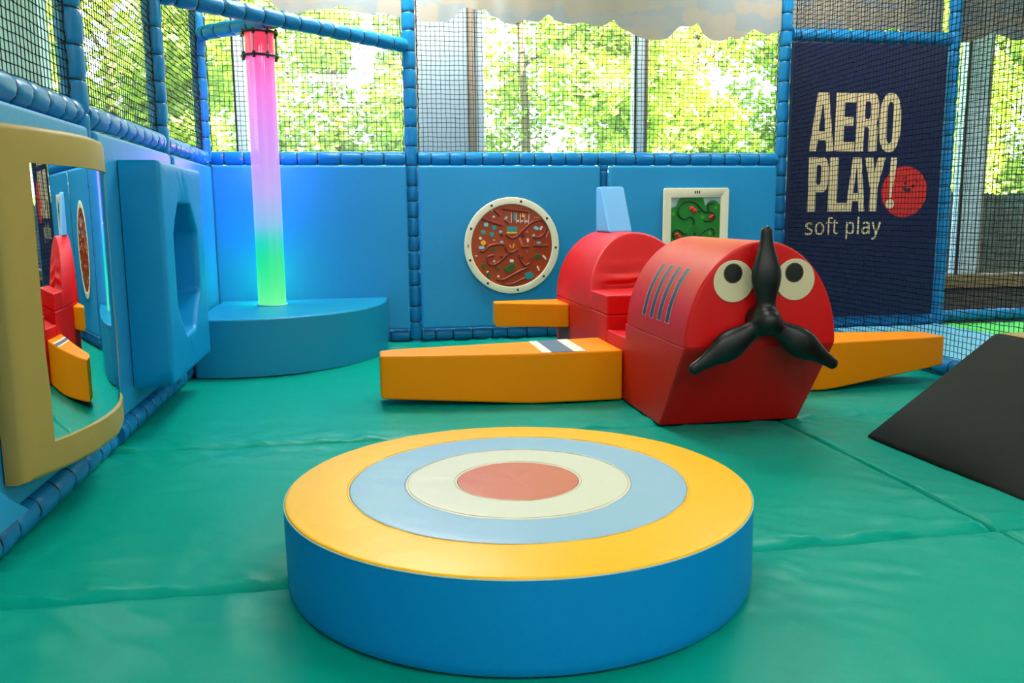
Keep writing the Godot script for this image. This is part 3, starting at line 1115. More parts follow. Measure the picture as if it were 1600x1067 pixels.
# ------------------------------------------------------------------ sign
func build_sign() -> void:
	var t := thing("sign_board", "tall navy padded sign reading AERO PLAY soft play", "sign", Vector3(5.3, 0.095, 0.055))
	var mb := MB.new()
	mb.rbox(Vector3(5.303, 1.22, 0.075), Vector3(0.695, 1.125, 0.020), 0.014)
	obj("board", mb, vinyl("sign_navy", Color(0.03, 0.09, 0.25), 0.45, 0.2, 1.6), t)
	var tan_ := mat("sign_tan", Color(0.86, 0.76, 0.58), 0.55)
	var zf := 0.0960
	var put := func(called: String, polys: Array, x: float, y: float, w: float, h: float, m: Material, z: float) -> MeshInstance3D:
		var b := MB.new()
		var k := 0
		for p in polys:
			b.face(Array(p).map(func(q): return Vector3(x + q.x * w, y + q.y * h, z)))
			if k < 4:
				z += 0.0004
			k += 1
		return obj(called, b, m, t)
	# red ball with a face
	var red := mat("sign_red", Color(0.80, 0.06, 0.06), 0.5)
	var ball: MeshInstance3D = put.call("red_ball", [circle(Vector2.ZERO, 1.0, 40)], 5.665, 1.145, 0.212, 0.212, red, zf - 0.0005)
	var ink := mat("sign_ink", Color(0.03, 0.03, 0.06), 0.5)
	for e in [[5.672, 1.216], [5.742, 1.193]]:
		var b := MB.new()
		b.face(Array(circle(Vector2(e[0], e[1]), 0.014, 14)).map(func(q): return Vector3(q.x, q.y, zf)))
		obj("printed_eye", b, ink, ball)
	for e in [[5.668, 1.262, 0.25], [5.775, 1.236, -0.9]]:
		var d := Vector2(cos(e[2]), sin(e[2]))
		var n := Vector2(-d.y, d.x)
		var b := MB.new()
		b.face([d * 0.02 - n * 0.006, d * 0.02 + n * 0.006, n * 0.006 - d * 0.02, -d * 0.02 - n * 0.006].map(func(q): return Vector3(e[0] + q.x, e[1] + q.y, zf)))
		obj("printed_brow", b, ink, ball)
	var mouth := []
	for i in 13:
		var a := PI + PI * i / 12.0
		mouth.append(Vector3(5.688 + cos(a) * 0.040, 1.176 + sin(a) * 0.034 + cos(a) * -0.008, zf))
	var mo := MB.new()
	mo.face(mouth)
	obj("printed_mouth", mo, ink, ball)
	# letters
	var q4 := func(a, b, c, d, e, f, g, h): return [Vector2(a, b), Vector2(c, d), Vector2(e, f), Vector2(g, h)]
	var re := func(a, b, c, d): return [Vector2(a, b), Vector2(c, b), Vector2(c, d), Vector2(a, d)]
	var loop := func(x0, y0, x1, y1, r, sx, sy, ri) -> Array:
		var o := rounded(x0, y0, x1, y1, r)
		var i_ := rounded(x0 + sx, y0 + sy, x1 - sx, y1 - sy, ri)
		var out := []
		for k in o.size():
			var k2 := (k + 1) % o.size()
			out.append([o[k], o[k2], i_[k2], i_[k]])
		return out
	var A := [q4.call(0, 0, 0.30, 0, 0.52, 1, 0.28, 1), q4.call(0.70, 0, 1, 0, 0.72, 1, 0.48, 1), re.call(0.24, 0.19, 0.76, 0.34), re.call(0.40, 0.80, 0.60, 1.0)]
	var E_ := [re.call(0, 0, 0.44, 1), re.call(0.4, 0.84, 1, 1), re.call(0.4, 0.44, 0.90, 0.59), re.call(0.4, 0, 1, 0.16)]
	var R_: Array = [re.call(0, 0, 0.38, 1), re.call(0.1, 0.1, 0.2, 0.2), re.call(0.60, 0, 0.98, 0.40), q4.call(0.52, 0.40, 0.98, 0.38, 0.94, 0.50, 0.52, 0.55)] + loop.call(0.02, 0.42, 1.0, 1.0, 0.24, 0.36, 0.14, 0.07)
	var O_: Array = loop.call(0, -0.01, 1, 1.01, 0.42, 0.36, 0.15, 0.13)
	var P_: Array = [re.call(0, 0, 0.40, 1), re.call(0.1, 0.1, 0.2, 0.2), re.call(0.1, 0.2, 0.2, 0.3), re.call(0.1, 0.3, 0.2, 0.4)] + loop.call(0.02, 0.36, 1.0, 1.0, 0.24, 0.37, 0.14, 0.07)
	var L_ := [re.call(0, 0, 0.50, 1), re.call(0.4, 0, 1, 0.16)]
	var Y_ := [q4.call(0, 1, 0.34, 0.40, 0.60, 0.44, 0.40, 1), q4.call(1, 1, 0.62, 1, 0.38, 0.44, 0.66, 0.40), re.call(0.32, 0, 0.68, 0.46)]
	# sizes read in the photograph: letter, left, width
	var h1 := 0.470
	for l in [[A, 4.780, 0.218, "letter"], [E_, 5.005, 0.178, "letter"], [R_, 5.190, 0.200, "letter"], [O_, 5.398, 0.198, "letter"]]:
		put.call(l[3], l[0], l[1], 1.478, l[2], h1, tan_, zf)
	for l in [[P_, 4.785, 0.178], [L_, 4.970, 0.160], [A, 5.130, 0.175], [Y_, 5.285, 0.190]]:
		put.call("letter", l[0], l[1], 0.985, l[2], 0.443, tan_, zf + 0.0003)
	put.call("exclamation_mark", [q4.call(0.25, 0.25, 0.55, 0.25, 1, 1, 0.28, 1), Array(circle(Vector2(0.40, 0.14), 0.30, 20)).map(func(q): return Vector2(0.42 + (q.x - 0.40) * 1.55, 0.135 + (q.y - 0.14) * 0.30))], 5.500, 0.985, 0.086, 0.443, tan_, zf + 0.0004)
	var txt := TextMesh.new()
	var font := SystemFont.new()
	font.font_names = PackedStringArray(["Droid Sans"])
	font.font_weight = 400
	txt.font = font
	txt.text = "soft play"
	txt.font_size = 64
	txt.pixel_size = 0.01
	txt.depth = 0.002
	txt.horizontal_alignment = HORIZONTAL_ALIGNMENT_LEFT
	txt.vertical_alignment = VERTICAL_ALIGNMENT_BOTTOM
	var bb := txt.get_aabb()
	var sc := 0.690 / bb.size.x
	piece("small_lettering", txt, tan_, t, Transform3D(Basis().scaled(Vector3(sc, 0.192 / bb.size.y, 1)), Vector3(4.775 - bb.position.x * sc, 0.748 - bb.position.y * 0.192 / bb.size.y, zf + 0.001)))

# ------------------------------------------------------------------ play panels on the back pads
func build_play_panels() -> void:
	var cream := mat("panel_cream", Color(0.90, 0.87, 0.76), 0.4)
	var ink := mat("panel_ink", Color(0.06, 0.08, 0.06), 0.5)
	var c := Vector3(2.292, 0.742, 0.101)
	var t := thing("maze_panel", "round cream and rust maze panel on blue wall board", "play panel", c)
	var mb := MB.new()
	mb.lathe(c, [Vector2(0.377, 0), Vector2(0.377, 0.016), Vector2(0.373, 0.022), Vector2(0.328, 0.022), Vector2(0.323, 0.018), Vector2(0.323, 0.002)], 64, Vector3(0, 0, 1))
	obj("rim", mb, cream, t)
	var rust := mat("maze_rust", Color(0.68, 0.24, 0.07), 0.35)
	mb = MB.new()
	mb.lathe(c, [Vector2(0.325, 0.004), Vector2(0.2, 0.004), Vector2(0, 0.004)], 48, Vector3(0, 0, 1))
	obj("board", mb, rust, t)
	var bolt := MB.new()
	bolt.lathe(Vector3.ZERO, [Vector2(0.0095, 0), Vector2(0.0095, 0.003), Vector2(0.006, 0.004), Vector2(0, 0.004)], 12, Vector3(0, 0, 1))
	var boltm := bolt.mesh()
	for a in [78.0, 37.0, -3.0, -44.0, -83.0, -124.0, -162.0, 157.0, 117.0]:
		piece("bolt", boltm, ink, t, Transform3D(Basis(), c + Vector3(cos(deg_to_rad(a)) * 0.350, sin(deg_to_rad(a)) * 0.350, 0.021)))
	for k in 3:
		var b := MB.new()
		b.box(c + Vector3(-0.347, 0.012 - k * 0.009, 0.0225), Vector3(0.006, 0.0024, 0.001))
		obj("rim_mark", b, ink, t)
	# zoom pixels of the panel to metres: centre (632,550), radius 343 -> 0.323
	var mp := func(x: float, y: float, z: float) -> Vector3: return c + Vector3((x - 632) * 0.000942, (548 - y) * 0.000942, z)
	var groove := mat("maze_groove", Color(0.54, 0.16, 0.055), 0.4)
	var paths := [[[555, 240], [770, 268]], [[480, 245], [540, 300]], [[380, 320], [560, 380]], [[680, 470], [800, 360], [900, 340], [925, 410], [880, 475], [810, 480]], [[585, 450], [630, 485], [675, 470]],
		[[360, 585], [400, 590], [440, 550], [500, 535], [570, 535]], [[600, 610], [540, 670], [480, 705], [435, 690], [430, 640], [480, 625]], [[690, 625], [720, 690], [750, 715], [790, 690], [790, 650]],
		[[810, 550], [940, 550]], [[715, 560], [780, 555]], [[500, 825], [560, 830], [670, 775], [770, 730]], [[570, 870], [640, 865], [740, 820]], [[575, 335], [610, 365]], [[580, 560], [600, 600], [640, 605], [680, 580]]]
	for p in paths:
		var pts := smooth_path(p.map(func(q): return mp.call(q[0], q[1], 0.006)), 5)
		var b := MB.new()
		b.tube(pts, 0.012, 8)
		obj("maze_ridge", b, groove, t)
	var cols := {"t": mat("bit_teal", Color(0.10, 0.55, 0.55), 0.4), "y": mat("bit_yellow", Color(0.92, 0.68, 0.10), 0.4), "g": mat("bit_green", Color(0.10, 0.36, 0.10), 0.4), "w": mat("bit_white", Color(0.88, 0.84, 0.78), 0.4), "b": mat("bit_sky", Color(0.50, 0.74, 0.80), 0.4), "k": ink, "r": mat("bit_coral", Color(0.80, 0.40, 0.30), 0.4)}
	var bits := [["t", 635, 412, 44, 22, 0], ["y", 632, 440, 46, 8, 0], ["b", 417, 372, 18, 16, 0.2], ["t", 484, 398, 18, 18, 0.1], ["t", 392, 435, 18, 16, 0.2], ["t", 466, 455, 18, 20, 0.2], ["y", 392, 522, 20, 18, 0.5], ["b", 377, 560, 24, 12, 0],
		["w", 630, 318, 2.5, 42, 0], ["w", 670, 322, 2.5, 42, 0], ["w", 706, 326, 2.5, 40, 0], ["w", 742, 330, 2.5, 40, 0], ["w", 776, 330, 2.5, 40, -0.1], ["t", 655, 308, 9, 32, 0], ["y", 727, 300, 10, 16, 0], ["w", 686, 345, 8, 8, 0.5], ["w", 720, 345, 8, 8, 0.5], ["w", 756, 348, 8, 8, 0.5],
		["b", 585, 320, 9, 16, -0.6], ["b", 840, 405, 20, 14, -0.4], ["w", 882, 405, 8, 18, -0.5], ["b", 816, 468, 11, 11, 0], ["b", 860, 527, 17, 9, 0], ["g", 850, 640, 28, 18, 0.3], ["g", 615, 735, 46, 26, 0.5], ["g", 390, 715, 12, 26, 0.2], ["g", 435, 790, 14, 28, 0.2], ["t", 778, 800, 34, 28, 0.3],
		["w", 630, 675, 16, 12, 0], ["w", 480, 675, 8, 8, 0.8], ["r", 708, 515, 9, 34, 0.35], ["r", 850, 318, 28, 6, 0], ["r", 935, 455, 7, 30, -0.4], ["w", 482, 308, 9, 9, 0.8], ["w", 470, 258, 6, 6, 0], ["b", 538, 432, 11, 10, 0], ["b", 548, 517, 11, 11, 0.6], ["w", 368, 483, 11, 11, 0.7],
		["k", 547, 460, 10, 10, 0.7], ["k", 727, 467, 10, 10, 0.7], ["k", 543, 642, 10, 10, 0.7], ["k", 715, 650, 10, 10, 0.7], ["y", 482, 500, 10, 5, 0], ["y", 618, 555, 4, 16, 0.4], ["y", 646, 550, 5, 20, -0.2], ["r", 758, 597, 8, 8, 0.5], ["w", 768, 507, 8, 16, 0], ["w", 855, 740, 7, 22, 0.4], ["w", 910, 650, 7, 22, 0.7], ["g", 480, 577, 12, 12, 0], ["g", 512, 735, 15, 10, 0], ["w", 427, 768, 11, 11, 0], ["w", 515, 802, 9, 9, 0.5], ["r", 763, 438, 9, 9, 0.4], ["b", 330, 628, 9, 7, 0]]
	for b_ in bits:
		var o := PackedVector2Array()
		var w: float = b_[3] * 0.000942
		var h: float = b_[4] * 0.000942
		for q in [Vector2(-w, -h * 0.7), Vector2(-w * 0.7, -h), Vector2(w * 0.7, -h), Vector2(w, -h * 0.7), Vector2(w, h * 0.7), Vector2(w * 0.7, h), Vector2(-w * 0.7, h), Vector2(-w, h * 0.7)]:
			o.append(q.rotated(b_[5]))
		var b := MB.new()
		b.prism(o, Transform3D(Basis(), mp.call(b_[1], b_[2], 0.004)), 0.009, 0.0015)
		obj("printed_piece", b, cols[b_[0]], t)

	# square garden panel
	var x0 := 3.532
	var x1 := 4.085
	var top := 1.183
	var bot := 0.44
	var s := thing("garden_panel", "cream framed panel with green garden maze behind the plane", "play panel", Vector3((x0 + x1) / 2, bot, 0.092))
	mb = MB.new()
	var oo := rounded(x0, bot, x1, top, 0.018)
	var ii := rounded(x0 + 0.062, bot + 0.062, x1 - 0.068, top - 0.075, 0.003)
	var ra := []
	for z in [0.097, 0.116]:
		ra.append(Array(oo).map(func(q): return Vector3(q.x, q.y, z)))
	ra.append(Array(oo).map(func(q): return Vector3(lerpf(q.x, (x0 + x1) / 2, 0.012), lerpf(q.y, (top + bot) / 2, 0.012), 0.120)))
	ra.append(Array(ii).map(func(q): return Vector3(q.x, q.y, 0.120)))
	ra.append(Array(ii).map(func(q): return Vector3(q.x, q.y, 0.100)))
	mb.rows(ra)
	obj("frame", mb, cream, s)
	mb = MB.new()
	mb.box(Vector3((x0 + x1) / 2, (top + bot) / 2, 0.100), Vector3(0.23, 0.32, 0.003))
	obj("sky_board", mb, mat("panel_sky", Color(0.66, 0.74, 0.76), 0.5), s)
	# zoom pixels: x 395..1025 -> opening, y 303 -> top of the opening
	var sp := func(x: float, y: float) -> Vector2: return Vector2(lerpf(x0 + 0.062, x1 - 0.068, (x - 395) / 630.0), top - 0.075 - (y - 303) * 0.000672)
	mb = MB.new()
	var g := PackedVector2Array()
	var gb := bot + 0.062
	g.append(Vector2(x0 + 0.062, gb))
	g.append(Vector2(x1 - 0.068, gb))
	for q in [[1025, 390], [1000, 375], [980, 350], [950, 338], [915, 338], [875, 355], [850, 385], [832, 405], [822, 370], [805, 303], [520, 303], [490, 340], [465, 400], [440, 415], [415, 422], [395, 435]]:
		g.append(sp.call(q[0], q[1]))
	mb.prism(g, Transform3D(Basis(), Vector3(0, 0, 0.102)), 0.005, 0.001)
	obj("bush_board", mb, mat("bush_green", Color(0.03, 0.48, 0.12), 0.4), s)
	var slot := mat("slot_green", Color(0.02, 0.20, 0.06), 0.5)
	for p in [[[690, 630], [690, 570], [640, 530], [570, 560], [510, 530], [485, 470], [510, 410], [560, 365], [630, 350], [710, 370], [770, 430], [830, 475], [900, 480], [950, 500], [955, 550], [910, 585], [820, 583]],
			[[880, 475], [870, 420], [880, 380], [940, 375]], [[600, 735], [550, 725], [510, 690], [460, 690], [430, 740], [460, 800], [550, 860], [600, 920]], [[800, 725], [850, 690], [905, 670], [950, 700], [950, 760], [910, 810]]]:
		var b := MB.new()
		b.tube(smooth_path(p.map(func(q): 
			var w: Vector2 = sp.call(q[0], q[1])
			return Vector3(w.x, w.y, 0.107)), 5), 0.0085, 6)
		obj("slot_path", b, slot, s)
	for q in [[660, 435, 0.020], [695, 462, 0.020], [905, 545, 0.015], [925, 525, 0.013], [482, 745, 0.016], [508, 770, 0.016]]:
		var b := MB.new()
		var w: Vector2 = sp.call(q[0], q[1])
		b.lathe(Vector3(w.x, w.y, 0.107), [Vector2(q[2], 0), Vector2(q[2], 0.006), Vector2(q[2] * 0.7, 0.012), Vector2(0, 0.014)], 16, Vector3(0, 0, 1))
		obj("red_bead", b, mat("bead_red", Color(0.85, 0.06, 0.05), 0.3), s)
	for q in [[700, 730, 0.066, "slot_ring"], [705, 737, 0.010, "k"], [775, 768, 0.010, "k"], [755, 470, 0.010, "k"], [430, 500, 0.017, "l"], [800, 540, 0.017, "l"], [900, 735, 0.017, "l"], [970, 430, 0.014, "l"]]:
		var b := MB.new()
		var w: Vector2 = sp.call(q[0], q[1])
		b.lathe(Vector3(w.x, w.y, 0.1072), [Vector2(q[2], 0), Vector2(q[2], 0.002), Vector2(q[2] * 0.9, 0.003), Vector2(0, 0.003)], 20, Vector3(0, 0, 1))
		obj("turning_disc" if q[3] == "slot_ring" else "dot", b, mat("disc_green", Color(0.04, 0.42, 0.12), 0.4) if q[3] == "slot_ring" else slot if q[3] == "k" else mat("leaf_lime", Color(0.22, 0.60, 0.06), 0.4), s)
	for k in 3:
		var b := MB.new()
		b.box(Vector3(3.795 + k * 0.018, top - 0.034, 0.1205), Vector3(0.005, 0.011, 0.001))
		obj("frame_mark", b, ink, s)

# ------------------------------------------------------------------ round target podium
func build_disc() -> void:
	var c := Vector3(1.563, 0.0, 4.444)
	var R := 0.6525
	var H := 0.2385
	var t := thing("round_podium", "low round podium with yellow, blue, cream and red target rings", "podium", c)
	var side := MB.new()
	var nz := noise(3, 2.0, 2)
	var rr := []
	for p in [[R - 0.012, 0.0], [R - 0.003, 0.006], [R, 0.03], [R, 0.12], [R, H - 0.022], [R - 0.002, H - 0.012]]:
		var ring := []
		for k in 128:
			var a := TAU * k / 128
			var r: float = p[0] + 0.0035 * nz.get_noise_3d(cos(a) * 1.5, sin(a) * 1.5, p[1] * 2.0) * (1.0 if p[1] > 0.02 and p[1] < 0.2 else 0.0)
			ring.append(c + Vector3(cos(a) * r, p[1], -sin(a) * r))
		rr.append(ring)
	side.rows(rr)
	obj("side_band", side, vinyl("podium_blue", Color(0.0, 0.50, 0.77), 0.42, 0.3, 1.6), t)
	# top rings, each a slightly domed annulus of vinyl
	var puff := func(r: float) -> float: return H - 0.010 * pow(r / R, 6.0) + 0.003
	var rings := [[R - 0.002, 0.476, "yellow_ring", Color(0.98, 0.71, 0.0)], [0.476, 0.322, "sky_blue_ring", Color(0.55, 0.69, 0.82)], [0.322, 0.174, "cream_ring", Color(0.83, 0.81, 0.76)], [0.174, 0.0, "coral_disc", Color(0.80, 0.40, 0.34)]]
	for a in rings:
		var mb := MB.new()
		var rows_ := []
		var prof := []
		if a[0] > 0.6:
			prof.append(Vector2(a[0], H - 0.012))
			prof.append(Vector2(a[0] - 0.001, H - 0.008))
			prof.append(Vector2(a[0] - 0.004, H - 0.0055))
			prof.append(Vector2(a[0] - 0.012, puff.call(a[0] - 0.012)))
		else:
			prof.append(Vector2(a[0] - 0.0005, puff.call(a[0]) - 0.0015))
			prof.append(Vector2(a[0] - 0.0025, puff.call(a[0])))
		for k in range(1, 5):
			var r := lerpf(a[0], a[1], k / 5.0)
			prof.append(Vector2(r, puff.call(r)))
		prof.append(Vector2(a[1] + 0.0025 if a[1] > 0 else 0.001, puff.call(a[1])))
		if a[1] > 0:
			prof.append(Vector2(a[1] + 0.0005, puff.call(a[1]) - 0.0015))
		for p in prof:
			var ring := []
			for k in 96:
				var an := TAU * k / 96
				ring.append(c + Vector3(cos(an) * p.x, p.y + 0.0012 * nz.get_noise_2d(cos(an) * p.x * 5, sin(an) * p.x * 5), -sin(an) * p.x))
			rows_.append(ring)
		mb.rows(rows_)
		obj(a[2], mb, vinyl(a[2], a[3], 0.36, 0.25, 1.6), t)
	var pipe := MB.new()
	var pth := []
	for k in 97:
		var an := TAU * k / 96
		pth.append(c + Vector3(cos(an) * (R - 0.001), H - 0.0115, -sin(an) * (R - 0.001)))
	pipe.tube(pth, 0.0022, 6, false)
	obj("piping", pipe, mat("piping_pale", Color(0.55, 0.72, 0.80), 0.5), t)
	# stitched seams just inside each ring's edge
	for r in [0.482, 0.314, 0.182]:
		var st := MB.new()
		var sp := []
		for k in 97:
			var an := TAU * k / 96
			sp.append(c + Vector3(cos(an) * r, puff.call(r) + 0.0004, -sin(an) * r))
		st.tube(sp, 0.0008, 4, false)
		obj("stitch_line", st, mat("stitch", Color(0.75, 0.62, 0.35) if r > 0.4 else Color(0.78, 0.74, 0.66), 0.6), t)

# ------------------------------------------------------------------ red plane
func build_plane() -> void:
	var xa := 2.84
	var hw := 0.35
	var red := vinyl("plane_red", Color(0.82, 0.0, 0.005), 0.46, 0.25, 1.6, 0.42)
	var t := thing("toy_plane", "red padded toy plane with eyes and black propeller", "toy plane", Vector3(xa, 0, 2.2))
	# lower nose block, front leaning in towards the floor
	var mb := MB.new()
	mb.rbox(Vector3(xa, 0.21, 2.90), Vector3(hw, 0.21, 0.43), 0.012, func(p):
		var f := clampf((p.z - 2.49) / 0.84, 0.0, 1.0)
		return Vector3(p.x, p.y, p.z - f * 0.31 * (1.0 - p.y / 0.42)), Vector3i(2, 6, 4))
	obj("nose_base", mb, red, t)
	# lower middle section with the low seat
	mb = MB.new()
	mb.rbox(Vector3(xa, 0.17, 2.30), Vector3(hw - 0.002, 0.17, 0.185), 0.012)
	obj("seat_base", mb, red, t)
	mb = MB.new()
	mb.rbox(Vector3(xa, 0.21, 1.465), Vector3(hw - 0.001, 0.21, 0.65), 0.012, func(p):
		var lean := smoothstep(1.9, 2.115, p.z) * smoothstep(0.30, 0.42, p.y) * 0.03
		return p - Vector3(0, 0, lean * (1.0 - pow(absf(p.y - 0.40) / 0.12, 2.0)) * 0.0), Vector3i(2, 3, 6))
	obj("tail_base", mb, red, t)
	# arched tops
	mb = MB.new()
	arch(mb, xa, hw, 0.42, 0.45, 2.495, 3.33, 0.0, 0.0)
	var nose := obj("nose_hood", mb, red, t)
	mb = MB.new()
	arch(mb, xa, hw, 0.42, 0.45, 0.815, 1.775, 0.0, 0.24)
	var hood := obj("tail_hood", mb, red, t)
	hood.set_meta("label", "arched red backrest hood with soft pleats")
	mb = MB.new()
	mb.rbox(Vector3(xa, 0.476, 1.94), Vector3(hw - 0.001, 0.055, 0.178), 0.010)
	obj("upper_seat", mb, red, t)
	# seams between upper and lower blocks
	# tail fin
	mb = MB.new()
	mb.rbox(Vector3(xa, 1.015, 1.06), Vector3(0.082, 0.155, 0.165), 0.016, func(p):
		var k := clampf((p.y - 0.86) / 0.31, 0.0, 1.0)
		var f := clampf((p.z - 0.895) / 0.33, 0.0, 1.0)
		return Vector3(p.x, p.y, p.z - f * 0.22 * k), Vector3i(2, 6, 3))
	obj("tail_fin", mb, vinyl("fin_blue", Color(0.42, 0.66, 0.86), 0.45, 0.25, 1.6), t)
	# wings
	var yel := vinyl("wing_yellow", Color(0.97, 0.55, 0.0), 0.42, 0.3, 1.6, 0.26)
	for s in [-1.0, 1.0]:
		var lift := 0.04 if s < 0 else 0.10
		var wing := MB.new()
		wing.rbox(Vector3(xa + s * (hw + 0.64), 0.135, 2.2), Vector3(0.64, 0.135, 0.245), 0.014, func(p): return wing_point(p, xa, hw, s, lift), Vector3i(16, 3, 3))
		var w := obj("wing", wing, yel, t)
		if s < 0:
			w.set_meta("label", "yellow wing with white and grey stripes")
			for b in [[2.055, 2.105, "white_stripe"], [2.105, 2.225, "grey_stripe"], [2.225, 2.290, "white_stripe"]]:
				var m := MB.new()
				m.grid(2, 10, func(u, v):
					var x := lerpf(b[0], b[1], u)
					var z := lerpf(2.2 - 0.235, 2.2 + 0.236, v)
					var q := wing_point(Vector3(x, 0.27, z), xa, hw, s, lift)
					return Vector3(q.x, q.y + 0.0012, q.z), true)
				obj(b[2], m, vinyl("stripe_" + b[2], Color(0.90, 0.87, 0.78) if b[2] == "white_stripe" else Color(0.36, 0.42, 0.50), 0.42, 0.25, 1.6), w)
	# tail wings
	for s in [-1.0, 1.0]:
		var tw := MB.new()
		tw.rbox(Vector3(xa + s * (hw + 0.245), 0.310, 1.03), Vector3(0.247, 0.080, 0.185), 0.012, func(p):
			var k: float = clampf((absf(p.x - xa) - hw) / 0.49, 0.0, 1.0)
			var f: float = (p.z - 0.845) / 0.37
			return Vector3(p.x, p.y + 0.015 * k, lerpf(lerpf(0.845, 1.04, k), lerpf(1.205, 1.16, k), f)), Vector3i(4, 2, 3))
		obj("tail_wing", tw, yel, t)
	# eyes
	for e in [[2.702, 0.701, 0.0905, 0.012, 0.034], [2.985, 0.703, 0.0905, 0.010, 0.030]]:
		var ep := Vector3(e[0], e[1], 3.3315)
		var ed := MB.new()
		ed.lathe(ep, [Vector2(e[2], 0), Vector2(e[2], 0.0015), Vector2(e[2] - 0.002, 0.0025), Vector2(0, 0.0025)], 48, Vector3(0, 0, 1))
		var eye := obj("eye", ed, mat("eye_cream", Color(0.84, 0.78, 0.64), 0.5), t)
		var pp := ep + Vector3(e[3] - 0.016, e[4], 0.0025)
		ed = MB.new()
		ed.lathe(pp, [Vector2(0.0425, 0), Vector2(0.0425, 0.001), Vector2(0, 0.001)], 40, Vector3(0, 0, 1))
		obj("pupil", ed, mat("pupil_black", Color(0.02, 0.02, 0.02), 0.4), eye)
		ed = MB.new()
		ed.lathe(pp, [Vector2(0.0385, 0.0012), Vector2(0.0392, 0.0022), Vector2(0.0399, 0.0012)], 40, Vector3(0, 0, 1))
		obj("pupil_seam", ed, mat("pupil_seam", Color(0.45, 0.36, 0.25), 0.6), eye)
	# slanted vents on the left flank of the nose
	for s in [-1.0, 1.0]:
		for k in 4:
			var z0 := 2.765 + k * 0.108
			for layer in 2:
				var vm := MB.new()
				var grow := 0.006 if layer == 0 else 0.0
				vm.grid(2, 10, func(u, v):
					var a := lerpf(0.175 - grow, 0.80 + grow, v)
					var z := z0 + lerpf(-0.021 - grow, 0.021 + grow, u)
					var off := 1.0 + (0.003 if layer == 0 else 0.0055)
					return Vector3(xa + s * cos(a) * hw * off, 0.42 + sin(a) * 0.45 * off, z), s < 0)
				obj("vent_border" if layer == 0 else "vent_stripe", vm, mat("vent_pale", Color(0.85, 0.62, 0.60), 0.5) if layer == 0 else mat("vent_navy", Color(0.16, 0.20, 0.30), 0.45), nose)
	# propeller
	var hub := Vector3(2.822, 0.536, 3.40)
	var prop := obj("propeller", propeller(hub), mat("propeller_black", Color(0.025, 0.025, 0.027), 0.38), t)
	prop.set_meta("label", "black three-blade propeller like a nose and moustache")

func wing_point(p: Vector3, xa: float, hw: float, s: float, lift: float) -> Vector3:
	var k := clampf((absf(p.x - xa) - hw) / 1.28, 0.0, 1.0)
	var f := (p.z - 1.955) / 0.49
	var top := lerpf(0.272, 0.266, k)
	var bot := lift * clampf((k - 0.40) / 0.60, 0.0, 1.0)
	var zf := lerpf(2.44, 2.345, clampf((k - 0.35) / 0.65, 0.0, 1.0))
	var round_ := 0.10 * pow(clampf((k - 0.94) / 0.06, 0.0, 1.0), 2.0)
	return Vector3(p.x, lerpf(bot, top, p.y / 0.27), lerpf(lerpf(1.955, 2.12, k) + round_ * 0.4, zf - round_ * 0.15, f))

# arched block: straight back at z0, front at z1 (leaning back by lean at the apex)
func arch(mb: MB, xa: float, hw: float, y0: float, h: float, z0: float, z1: float, lean0: float, lean1: float) -> void:
	var n := 40
	var sect := func(z: float, inset: float, lean: float) -> Array:
		var r := []
		for i in n + 1:
			var a := PI * i / n
			var y := sin(a) * (h - inset)
			r.append(Vector3(xa + cos(a) * (hw - inset), y0 + y, z - lean * y / h))
		r.append(Vector3(xa - hw + inset, y0, z))
		for k in range(1, 6):
			r.append(Vector3(lerpf(xa - hw + inset, xa + hw - inset, k / 6.0), y0 + 0.0, z))
		r.append(Vector3(xa + hw - inset, y0, z))
		return r
	var rows_ := [sect.call(z0, 0.014, 0.0), sect.call(z0 + 0.004, 0.004, 0.0), sect.call(z0 + 0.014, 0.0, 0.0)]
	for k in range(1, 6):
		var u := k / 6.0
		rows_.append(sect.call(lerpf(z0 + 0.014, z1 - 0.014, u), 0.0, lean1 * u))
	rows_.append(sect.call(z1 - 0.014, 0.0, lean1))
	rows_.append(sect.call(z1 - 0.004, 0.004, lean1))
	rows_.append(sect.call(z1, 0.014, lean1))
	mb.rows(rows_)
	# end faces as concentric grids so that they can carry soft folds
	var nz := noise(21, 1.0, 2)
	for e in 2:
		var edge: Array = rows_[0] if e == 0 else rows_[-1]
		var c: Vector3 = Vector3(xa, y0 + h * 0.42, (z0 if e == 0 else z1) - (lean1 * 0.42 if e == 1 else 0.0))
		var rr := []
		for j in 9:
			var row := []
			for p in edge:
				var q: Vector3 = p.lerp(c, j / 8.0)
				var amt := 0.003
				if e == 1 and lean1 > 0.0:
					var low := 1.0 - clampf((q.y - y0) / h, 0.0, 1.0)
					amt = 0.003
					q.z += 0.030 * low * sin((q.y + 0.35 * absf(q.x - xa) * (0.6 + 0.4 * sin(q.x * 9.0))) * 75.0) * minf(1.0, j / 2.0) * clampf(1.4 * low, 0.0, 1.0)
				q.z += amt * nz.get_noise_2d(q.x * 3.0, q.y * 3.0) * minf(1.0, j / 2.0)
				row.append(q)
			rr.append(row)
		mb.rows(rr, true, e == 0)

